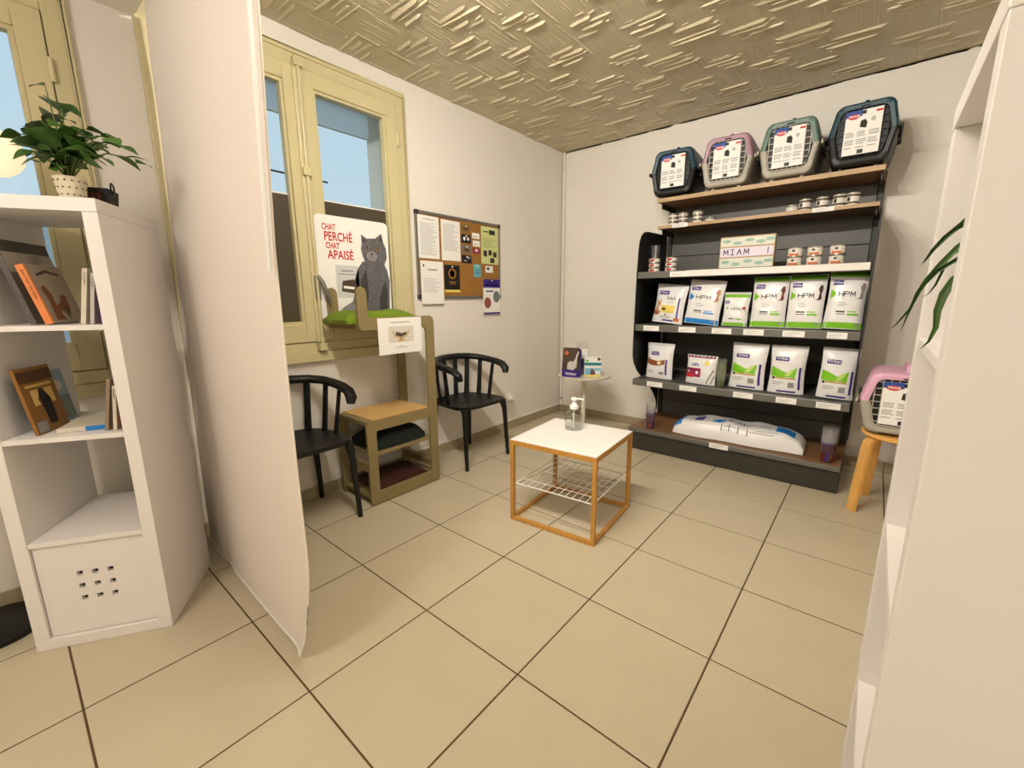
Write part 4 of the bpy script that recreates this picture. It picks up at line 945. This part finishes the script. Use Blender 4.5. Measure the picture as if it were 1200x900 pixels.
# ------------------------------------------------------------------ cat poster
PY0, PY1, PZ0, PZ1 = .306, .772, 1.037, 1.632
po = thing('cat_poster', 'white poster board with red French words and a grey cat before the window', 'poster', (-.7785, 0, 0))
MB().prism(rrect(PY0,PZ0,PY1,PZ1,.03), YZ, .0, .003).build('board', m_paper, po)
pm = lambda u, v, w: (.003+w, PY0+(PY1-PY0)*u, PZ0+(PZ1-PZ0)*v)
m_cat = M('grey_cat_print', (98, 96, 98), .7, var=.25, vscale=60); m_catd = M('dark_cat_print', (62, 60, 62), .7, var=.2, vscale=60); m_catl = M('pale_cat_print', (138, 134, 134), .7, var=.15, vscale=60)
dpoly('cat_body', m_cat, po, pm, [[(.60,.60),(.52,.52),(.475,.42),(.46,.30),(.42,.20),(.30,.15),(.20,.07),(.16,.02),(.20,.005),(.94,.005),(.965,.10),(.975,.25),(.99,.42),(.96,.52),(.92,.58)]])
dpoly('cat_tail', m_catl, po, pm, [[(.20,.01),(.17,.05),(.28,.14),(.42,.19),(.50,.16),(.55,.01)]], .0009)
dpoly('cat_flank_shade', m_catd, po, pm, [[(.56,.02),(.52,.20),(.56,.42),(.64,.52),(.66,.30),(.62,.10),(.64,.02)],[(.80,.02),(.82,.25),(.92,.42),(.95,.30),(.92,.05)]], .0009)
dpoly('cat_head', m_cat, po, pm, [[(.60,.66),(.585,.72),(.60,.765),(.60,.86),(.68,.825),(.80,.835),(.90,.89),(.925,.80),(.96,.74),(.965,.65),(.92,.575),(.82,.53),(.70,.55),(.63,.60)]], .0012)
dpoly('cat_inner_ear', m_catd, po, pm, [[(.615,.775),(.615,.835),(.66,.80)],[(.85,.82),(.895,.865),(.905,.80)]], .0015)
dpoly('cat_muzzle', m_catl, po, pm, [ell(.74,.655,.08,.05)], .0015); dpoly('cat_nose', m_catd, po, pm, [[(.715,.685),(.765,.685),(.74,.66)]], .0018); dpoly('cat_mouth', m_catd, po, pm, [[(.70,.638),(.74,.648),(.78,.638),(.74,.640)]], .0018)
m_amber = M('amber_eye_print', (150,112,52), .6)
for u in (.675, .83):
    e = dpoly('cat_eye', m_amber, po, pm, [ell(u,.735,.026,.016)], .0018); dpoly('pupil', m_black, e, pm, [ell(u,.738,.012,.014)], .0021)
tmap = lambda u, v, w: (.003+w, u, v)
UW, VH = PY1-PY0, PZ1-PZ0
for wd, u, v, sz, wm_ in (('CHAT',.085,.868,.046,.082),('PERCHÉ',.105,.772,.068,.172),('CHAT',.12,.700,.046,.082),('APAISÉ',.135,.606,.068,.158)):
    text(wd, 'red_lettering', m_red, po, tmap, PY0+u*UW, PZ0+v*VH, sz, .0008, .0013, fit=wm_)
decal('product_panel', M('pale_grey_print',(206,206,204),.7), po, pm, [(.22,.24,.53,.55)]); dpoly('product_picture', m_cbrown, po, pm, [[(.28,.30),(.46,.28),(.50,.36),(.46,.42),(.30,.40)]], .0009); decal('product_caption', m_ink, po, pm, [(.29,.49,.46,.505),(.25,.46,.50,.47)], w=.0009)
dpoly('product_stripe', m_paper, po, pm, [[(.31,.33),(.45,.32),(.46,.345),(.31,.355)]], .0012)

# ------------------------------------------------------------------ cork board and its papers
BY0, BY1, BZ0, BZ1 = 1.016, 1.868, 1.172, 1.757
cbd = thing('cork_board', 'cork notice board with an aluminium frame on the left wall', 'notice board', (XL, 0, 0))
MB().box(.001,.012,BY0+.012,BY1-.012,BZ0+.012,BZ1-.012).build('cork_panel', m_cork, cbd)
for a in ((BY0,BY1,BZ1-.02,BZ1),(BY0,BY1,BZ0,BZ0+.02)): MB().box(.001,.018,*a).build('frame_rail', m_alu, cbd, bevel=.002)
for a in ((BY0,BY0+.016,BZ0+.02,BZ1-.02),(BY1-.016,BY1,BZ0+.02,BZ1-.02)): MB().box(.001,.018,*a).build('frame_rail', m_alu, cbd, bevel=.002)
for y in (BY0, BY1-.025):
    for z in (BZ0, BZ1-.025): MB().box(.0012,.021,y-.002,y+.027,z-.002,z+.027).build('corner_cap', m_metald, cbd, bevel=.003)
def sheet(label, cat, tl, br, mat, marks, name='notice_sheet', lift=0):
    a, c = P(*tl, 0, XL+.014), P(*br, 0, XL+.014)
    t = thing(name, label, cat, (XL+.0125+lift, 0, 0), 0, 'papers pinned on the cork board')
    MB().box(.0002,.0012,a.y,c.y,c.z,a.z).build('paper', mat, t)
    mp_ = lambda u, v, w: (.0012+w, a.y+(c.y-a.y)*u, c.z+(a.z-c.z)*v)
    for nm, mt, polys in marks: dpoly(nm, mt, t, mp_, polys)
    MB().lathe([(.001,0),(.005,0),(.006,.006),(.001,.008)], 10).build('push_pin', m_whitep, t).matrix_local = Matrix.Translation((.0012,(a.y+c.y)/2,a.z-.012)) @ Matrix.Rotation(PI/2, 4, 'Y')
    return t
def lines(n, v0, v1, u0=.1, u1=.9, th=.012): 
    random.seed(n); return [rect(u0, v0+(v1-v0)*k/n, u0+(u1-u0)*random.uniform(.6,1), v0+(v1-v0)*k/n+th) for k in range(n)]
m_ltx = M('text_grey', (186,184,182), .8); m_lime2 = M('yellow_green_paper', (202,208,140), .8)
sheet('white typed sheet in the upper left of the cork board', 'paper', (488.5,250.5), (515.5,304), m_paper, [('typed_text', m_ltx, lines(24,.08,.85)), ('title_text', m_ink, [rect(.25,.91,.78,.925)])])
sheet('white typed sheet second from the left along the board top', 'paper', (516.3,256.5), (540,306.5), m_paper, [('typed_text', m_ltx, lines(20,.25,.93))])
sheet('white sheet hanging below the lower left of the board', 'paper', (491.5,305), (520,356), m_paper, [('typed_text', m_ltx, lines(9,.28,.62)), ('title_text', m_inkd, [rect(.3,.79,.72,.81)]), ('small_mark', m_inkd, [rect(.1,.86,.16,.92)])], lift=.008)
sheet('black leaflet with a gold emblem and yellow foot on the board', 'leaflet', (520.5,310), (539.5,342.5), m_black, [('gold_emblem', M('gold_emblem',(150,104,40),.5), [ell(.5,.68,.26,.20)]), ('emblem_core', m_black, [ell(.5,.68,.17,.13)]), ('yellow_foot', M('yellow_print',(232,190,60),.5), [rect(.0,.0,1,.09)]), ('gold_text', M('gold_emblem',(150,104,40),.5), [rect(.28,.36,.75,.40),(rect(.32,.30,.7,.33))])])
for wh, tl, br, mt, mk in (('photo card topmost of the dark column', (540.3,262.5),(551.3,273), M('olive_photo',(124,104,50),.6), [('photo_shape', m_brn, [ell(.5,.5,.3,.25)])]),
    ('black card with a white shape in the dark column', (540.6,274),(551.8,285.5), m_black, [('white_shape', m_paper, [ell(.3,.5,.12,.25), ell(.7,.5,.12,.2)])]),
    ('grey photo card in the dark column', (541,286.5),(552.6,297.5), M('grey_green_photo',(120,116,96),.6), [('photo_shape', m_brn, [ell(.5,.4,.35,.2)])]),
    ('black card lowest of the dark column', (541.3,298.5),(552.8,309), m_black, [('grey_shape', m_ink, [ell(.7,.7,.2,.15), rect(.2,.2,.5,.4)])]),
    ('upper white card pinned mid board', (553.2,272.5),(562,280.5), m_paper, [('red_line', m_red, [rect(.1,.3,.7,.4)])]), ('second white card pinned mid board', (554,281.5),(562.6,289.5), m_paper, [('grey_line', m_ink, [rect(.1,.3,.7,.4)])]),
    ('maroon card under the two white cards', (553.8,290.5),(562.5,298), M('maroon_card',(140,44,72),.6), [('white_shape', m_paper, [ell(.5,.6,.2,.2)])]), ('teal card low on the board', (555,309.5),(563.6,325), M('teal_card',(100,168,176),.6), [('dark_line', m_tblue, [rect(.2,.3,.8,.36), rect(.2,.5,.8,.56)])]),
    ('small white card under the yellow sheet', (569,311.5),(577.6,319.8), m_paper, [('dark_shape', m_inkd, [ell(.35,.6,.18,.25)])])):
    sheet(wh+' of the cork board' if 'board' not in wh else wh, 'card', tl, br, mt, mk, 'pinned_card')
sheet('yellow green sheet with cat photos at the board right', 'poster', (563.5,264.5), (584.2,310.5), m_lime2, [('typed_text', M('green_grey_text',(150,158,100),.8), lines(8,.45,.72)), ('title_text', m_inkd, [rect(.12,.85,.4,.88)]), ('dark_photos', m_inkd, [rect(.12,.2,.32,.36), rect(.40,.24,.60,.38), rect(.5,.04,.75,.17), rect(.68,.2,.88,.34), rect(.45,.80,.80,.92)])])
sheet('white and purple leaflet hanging off the board corner', 'leaflet', (565.2,327), (585.3,367.5), m_paper, [('purple_head', m_purple, [rect(0,.76,1,1)]), ('purple_foot', m_purple, [rect(0,0,1,.05)]), ('round_photo', M('photo_teal_grey',(110,124,122),.6), [ell(.78,.5,.2,.17)]), ('round_photo_red', M('photo_brick',(150,78,66),.6), [ell(.25,.33,.2,.16)]), ('white_title', m_paper, [rect(.12,.82,.88,.85),rect(.3,.90,.7,.925)]), ('blue_text', m_tblue, [rect(.15,.64,.6,.68)])], lift=.008)
# socket, corner pipe, skirting cable
so = thing('wall_socket', 'round white wall socket low on the left wall', 'socket', P(597, 466, 0, XL), 0); so.rotation_euler = (0, PI/2, 0)
MB().lathe([(.001,.0005),(.042,.0005),(.043,.004),(.040,.012),(.034,.015),(.001,.015)], 28).build('cover', m_whitep, so, smooth=True)
MB().lathe([(.001,.0152),(.02,.0152),(.019,.045),(.001,.048)], 20).build('plug', m_whitep, so, smooth=True)
cp = thing('corner_pipe', 'thin white vertical pipe in the room corner', 'pipe', (XL+.022, YB-.022, 0))
MB().tube([(0,0,.075),(0,0,HC-.002)], .0125, 12).build('tube', m_wall, cp, smooth=True)
for z in (.14, 1.2, 2.2): MB().lathe([(.0155,0),(.0165,.006),(.0155,.014)], 12, (0,0,z)).build('pipe_clip', m_alu if z < .2 else m_whitep, cp, smooth=True)
MB().box(XL+.0005,XL+.009,.97,YB-.03,.0725,.087).build('trim_2', m_whitep, bevel=.002)['kind'] = 'structure'

# ------------------------------------------------------------------ coffee table
ta = thing('coffee_table', 'square white topped coffee table with a bamboo frame and wire shelf', 'table', (.471, .998, 0), R(5.2))
hs, pw, TZ = .232, .021, .452
for sx in (-1, 1):
    for sy in (-1, 1):
        MB().box(sx*hs-pw/2,sx*hs+pw/2,sy*hs-pw/2,sy*hs+pw/2,.0005,TZ-.012).build('leg', m_bamboo, ta, bevel=.002)
for s in (-1, 1):
    for z0, z1, nm in ((.0008,.021,'bottom_rail'),(TZ-.030,TZ-.0125,'top_rail')):
        MB().box(-hs+pw/2,hs-pw/2,s*hs-pw/2,s*hs+pw/2,z0,z1).build(nm, m_bamboo, ta, bevel=.002); MB().box(s*hs-pw/2,s*hs+pw/2,-hs+pw/2,hs-pw/2,z0,z1).build(nm, m_bamboo, ta, bevel=.002)
MB().box(-hs-pw/2,hs+pw/2,-hs-pw/2,hs+pw/2,TZ-.012,TZ-.005).build('top_edging', m_bamboo, ta, bevel=.002)
MB().box(-hs-pw/2+.002,hs+pw/2-.002,-hs-pw/2+.002,hs+pw/2-.002,TZ-.0048,TZ).build('table_top', m_white, ta, bevel=.001)
ws = thing('wire_shelf', None, None); ws.parent = ta
k = hs-.012; zw = .205
for q in ([(-k,-k,zw),(k,-k,zw)],[(-k,k,zw),(k,k,zw)],[(-k,-k,zw),(-k,k,zw)],[(k,-k,zw),(k,k,zw)]): MB().tube(q, .0032, 8).build('rim_wire', m_whitep, ws, smooth=True)
wm = MB().tube([(0,-k,0),(0,k,0)], .0017, 6).mesh('wire', m_whitep, True)
for i in range(1, 12): o = link('wire', wm, ws); o.location = (-k+2*k*i/12, 0, zw+.003)
for i in range(1, 6): o = link('wire', wm, ws); o.location = (0, -k+2*k*i/6, zw-.001); o.rotation_euler = (0,0,PI/2)
# sanitiser bottle
bo = P(671, 503, 2, TZ)
sa = thing('sanitiser_bottle', 'clear pump bottle of hand gel with a white pump on the coffee table', 'bottle', (bo.x, bo.y+.01, TZ+.0005), R(30)); sa.scale = (1.38, 1.38, 1.02)
MB().lathe([(.001,.001),(.032,.001),(.0355,.004),(.0355,.075),(.033,.09),(.024,.104),(.015,.110),(.0145,.118),(.001,.118)], 28).build('bottle_body', glass_mat('bottle_plastic',(.93,.935,.93),.34,.06), sa, smooth=True)
MB().lathe([(.001,.004),(.0325,.004),(.033,.06),(.001,.061)], 24).build('gel', glass_mat('clear_gel',(.93,.94,.93),.05,.02), sa, smooth=True)
MB().lathe([(.0165,.113),(.0175,.118),(.0175,.130),(.012,.136),(.009,.142),(.009,.152),(.001,.152)], 20).build('pump_collar', m_whitep, sa, smooth=True)
b = MB(); b.lathe([(.0055,.150),(.0055,.160),(.013,.162),(.0135,.170),(.010,.175),(.001,.176)], 18); b.build('pump_head', m_whitep, sa, smooth=True)
MB().tube([(0,0,.168),(.02,0,.169),(.034,0,.166),(.037,0,.160)], [.006,.0055,.0045,.004], 10).build('nozzle', m_whitep, sa, smooth=True); MB().tube([(0,0,.112),(0,0,.008)], .0025, 6).build('dip_tube', m_whitep, sa)
sk_ = decal('label_print', m_ltx, sa, lambda u,v,w: (.0362*math.cos(-2.1+u), .0362*math.sin(-2.1+u), v), [(-.5,.03,.5,.034),(-.4,.042,.4,.045),(-.45,.05,.3,.053),(-.3,.058,.3,.064)], 5)

# ------------------------------------------------------------------ pedestal side table
s_c = Vector((-.215, 2.27)); SZT = .522
st_ = thing('pedestal_table', 'round off-white pedestal side table with leaflets in the corner', 'table', (s_c.x, s_c.y, 0))
m_off = M('off_white_lacquer', (224, 216, 196), .4)
MB().lathe([(.028,SZT-.055),(.06,SZT-.042),(.16,SZT-.022),(.222,SZT-.006),(.226,SZT+.004),(.223,SZT+.006),(.216,SZT),(.001,SZT)], 48).build('dish_top', m_off, st_, smooth=True)
MB().tube([(0,0,.01),(0,0,SZT-.05)], .0185, 18).build('column', m_off, st_, smooth=True); MB().lathe([(.001,0),(.15,0),(.152,.006),(.14,.012),(.03,.02),(.02,.03)], 40).build('foot_plate', m_off, st_, smooth=True)
zt = SZT+.001
def at_top(px, py): return P(px, py, 2, zt)
rg_ = Vector((RT.x, RT.y, 0)).normalized(); aw_ = Vector((-rg_.y, rg_.x, 0))
def on_top(r_, a_): v_ = Vector((s_c.x, s_c.y, zt))+rg_*r_+aw_*a_; return v_
yaw = math.atan2(CAM.y-s_c.y, CAM.x-s_c.x)+PI/2
a = thing('leaflet_display', 'purple counter display box holding dark cat leaflets on the side table', 'leaflet holder', on_top(-.115, -.05), yaw-R(12)); a.scale = (1.2, 1.1, 1.08)
MB().box(-.062,.062,-.03,-.028,0,.055).build('front_lip', m_purple, a); MB().box(-.062,.062,.028,.03,0,.21).build('back_board', m_purple, a)
for sx in (-.062,.060): MB().prism([(-.03,0),(.03,0),(.03,.21),(.0,.17),(-.03,.06)], lambda u,v,w: (w,u,v), sx, sx+.002).build('side_wall', m_purple, a)
lf = MB().box(-.056,.056,-.024,-.006,.004,.225).build('leaflet_stack', m_cbrown, a); lmpp = lambda u,v,w: (u*.056, -.024-w, .004+.221*v)
dpoly('cat_print', M('cat_white_grey',(206,198,188),.7), lf, lmpp, [[(-.5,.25),(.3,.22),(.7,.35),(.75,.55),(.45,.62),(.3,.52),(-.1,.55),(-.45,.45)]]); dpoly('orange_print', m_corange, lf, lmpp, [ell(-.55,.82,.25,.08)]); dpoly('white_swirl', m_paper, lf, lmpp, [[(.9,.9),(.6,.7),(.5,.45),(.65,.45),(.75,.68),(.98,.86)]])
text('Virbac', 'logo_lettering', m_paper, a, XZ, 0, .016, .03, .0306, .0004, 'CENTER')
c = thing('card_stand', 'clear stand with white cards between the two leaflet boxes', 'card stand', on_top(-.012, .06), yaw); c.scale = (1,1,1.05)
MB().box(-.05,.05,0,.003,0,.27).build('clear_back', m_clear, c); MB().box(-.05,.05,-.045,-.042,0,.06).build('clear_front', m_clear, c); MB().box(-.05,.05,-.045,.003,.0002,.003).build('clear_floor', m_clear, c)
MB().box(-.045,.045,-.012,-.002,.12,.21).build('card_stack', m_paper, c); MB().box(-.04,.042,-.03,-.015,.004,.13).build('dark_leaflets', M('navy_leaflet',(46,42,74),.6), c)
q2 = on_top(.065, -.03)
d = thing('teal_leaflet_box', 'white and teal box of leaflets at the right of the side table', 'leaflet holder', q2, yaw+R(4)); d.scale = (1.12,1,1)
tb = MB().box(-.062,.062,-.02,.03,.0,.165).build('box_body', m_paper, d, bevel=.001); tmp_ = lambda u,v,w: (u*.062, -.02-w, v*.165)
decal('teal_band', M('teal_print',(34,128,138),.6), tb, tmp_, [(-1,.55,1,.70)]); decal('sky_band', M('sky_print',(130,194,214),.6), tb, tmp_, [(-.95,.08,.95,.42)]); dpoly('green_print', m_green, tb, tmp_, [ell(-.7,.80,.2,.06)]); decal('yellow_foot', M('yellow_print',(232,204,96),.5), tb, tmp_, [(-1,.0,1,.07)]); dpoly('cat_print', m_cbrown, tb, tmp_, [ell(.7,.88,.2,.08)]); decal('white_patch', m_paper, tb, tmp_, [(.1,.1,.85,.28)], w=.0009)
e = thing('kitten_card', 'small yellow card with a brown animal leaning on the teal box', 'card', on_top(.055, -.085), yaw+R(6), None, R(-14))
MB().box(-.045,.045,-.001,.001,0,.018).build('card_foot', M('yellow_print',(232,204,96),.5), e); MB().prism([(-.02,.018),(.02,.018),(.022,.04),(.008,.062),(-.004,.072),(-.016,.05)], XZ, 0, .0015).build('animal_cutout', M('animal_violet_brown',(110,70,80),.7), e)

# ------------------------------------------------------------------ stool with the pink carrier
stl = thing('wooden_stool', 'bent birch stool at the right end of the shelving', 'stool', (1.824, 2.128, 0), R(-10))
ZS = .452
MB().lathe([(.001,ZS-.022),(.172,ZS-.022),(.176,ZS-.018),(.176,ZS-.004),(.172,ZS),(.001,ZS)], 44).build('seat', m_birch, stl, smooth=True)
for sx in (-1, 1):
    for sy in (-1, 1):
        dx, dy = sx*.7071, sy*.7071; pr = []
        pts = [(.05,ZS-.032),(.13,ZS-.032)]+[(.13+.045*math.sin(t), ZS-.077+.045*math.cos(t)) for t in [PI/2*i/6 for i in range(7)]]+[(.205,0.0005)]
        for i, (r_, z) in enumerate(pts):
            a_ = pts[max(i-1,0)]; b_ = pts[min(i+1,len(pts)-1)]; tx, tz = b_[0]-a_[0], b_[1]-a_[1]; ln_ = math.hypot(tx, tz); nx, nz = -tz/ln_*.009, tx/ln_*.009
            pr.append(((r_, z), (nx, nz)))
        b = MB(); hw = .026
        for (r_, z), (nx, nz) in pr:
            for s, w_ in ((1,-hw),(1,hw),(-1,hw),(-1,-hw)):
                rr, zz = r_+s*nx, max(z+s*nz, 0.0005); b.v.append((dx*rr-dy*w_, dy*rr+dx*w_, zz))
        n = len(pr)
        for i in range(n-1):
            for j in range(4): b.f.append([i*4+j, i*4+(j+1)%4, (i+1)*4+(j+1)%4, (i+1)*4+j])
        b.f += [[0,1,2,3],[4*n-4,4*n-3,4*n-2,4*n-1]]
        b.build('leg', m_birch, stl, bevel=.003)
carrier('pink and light grey pet carrier standing on the birch stool', (1.800,1.985,ZS+.001), R(0), m_pink, m_lgrey, m_inkd, w=.365, h=.335)
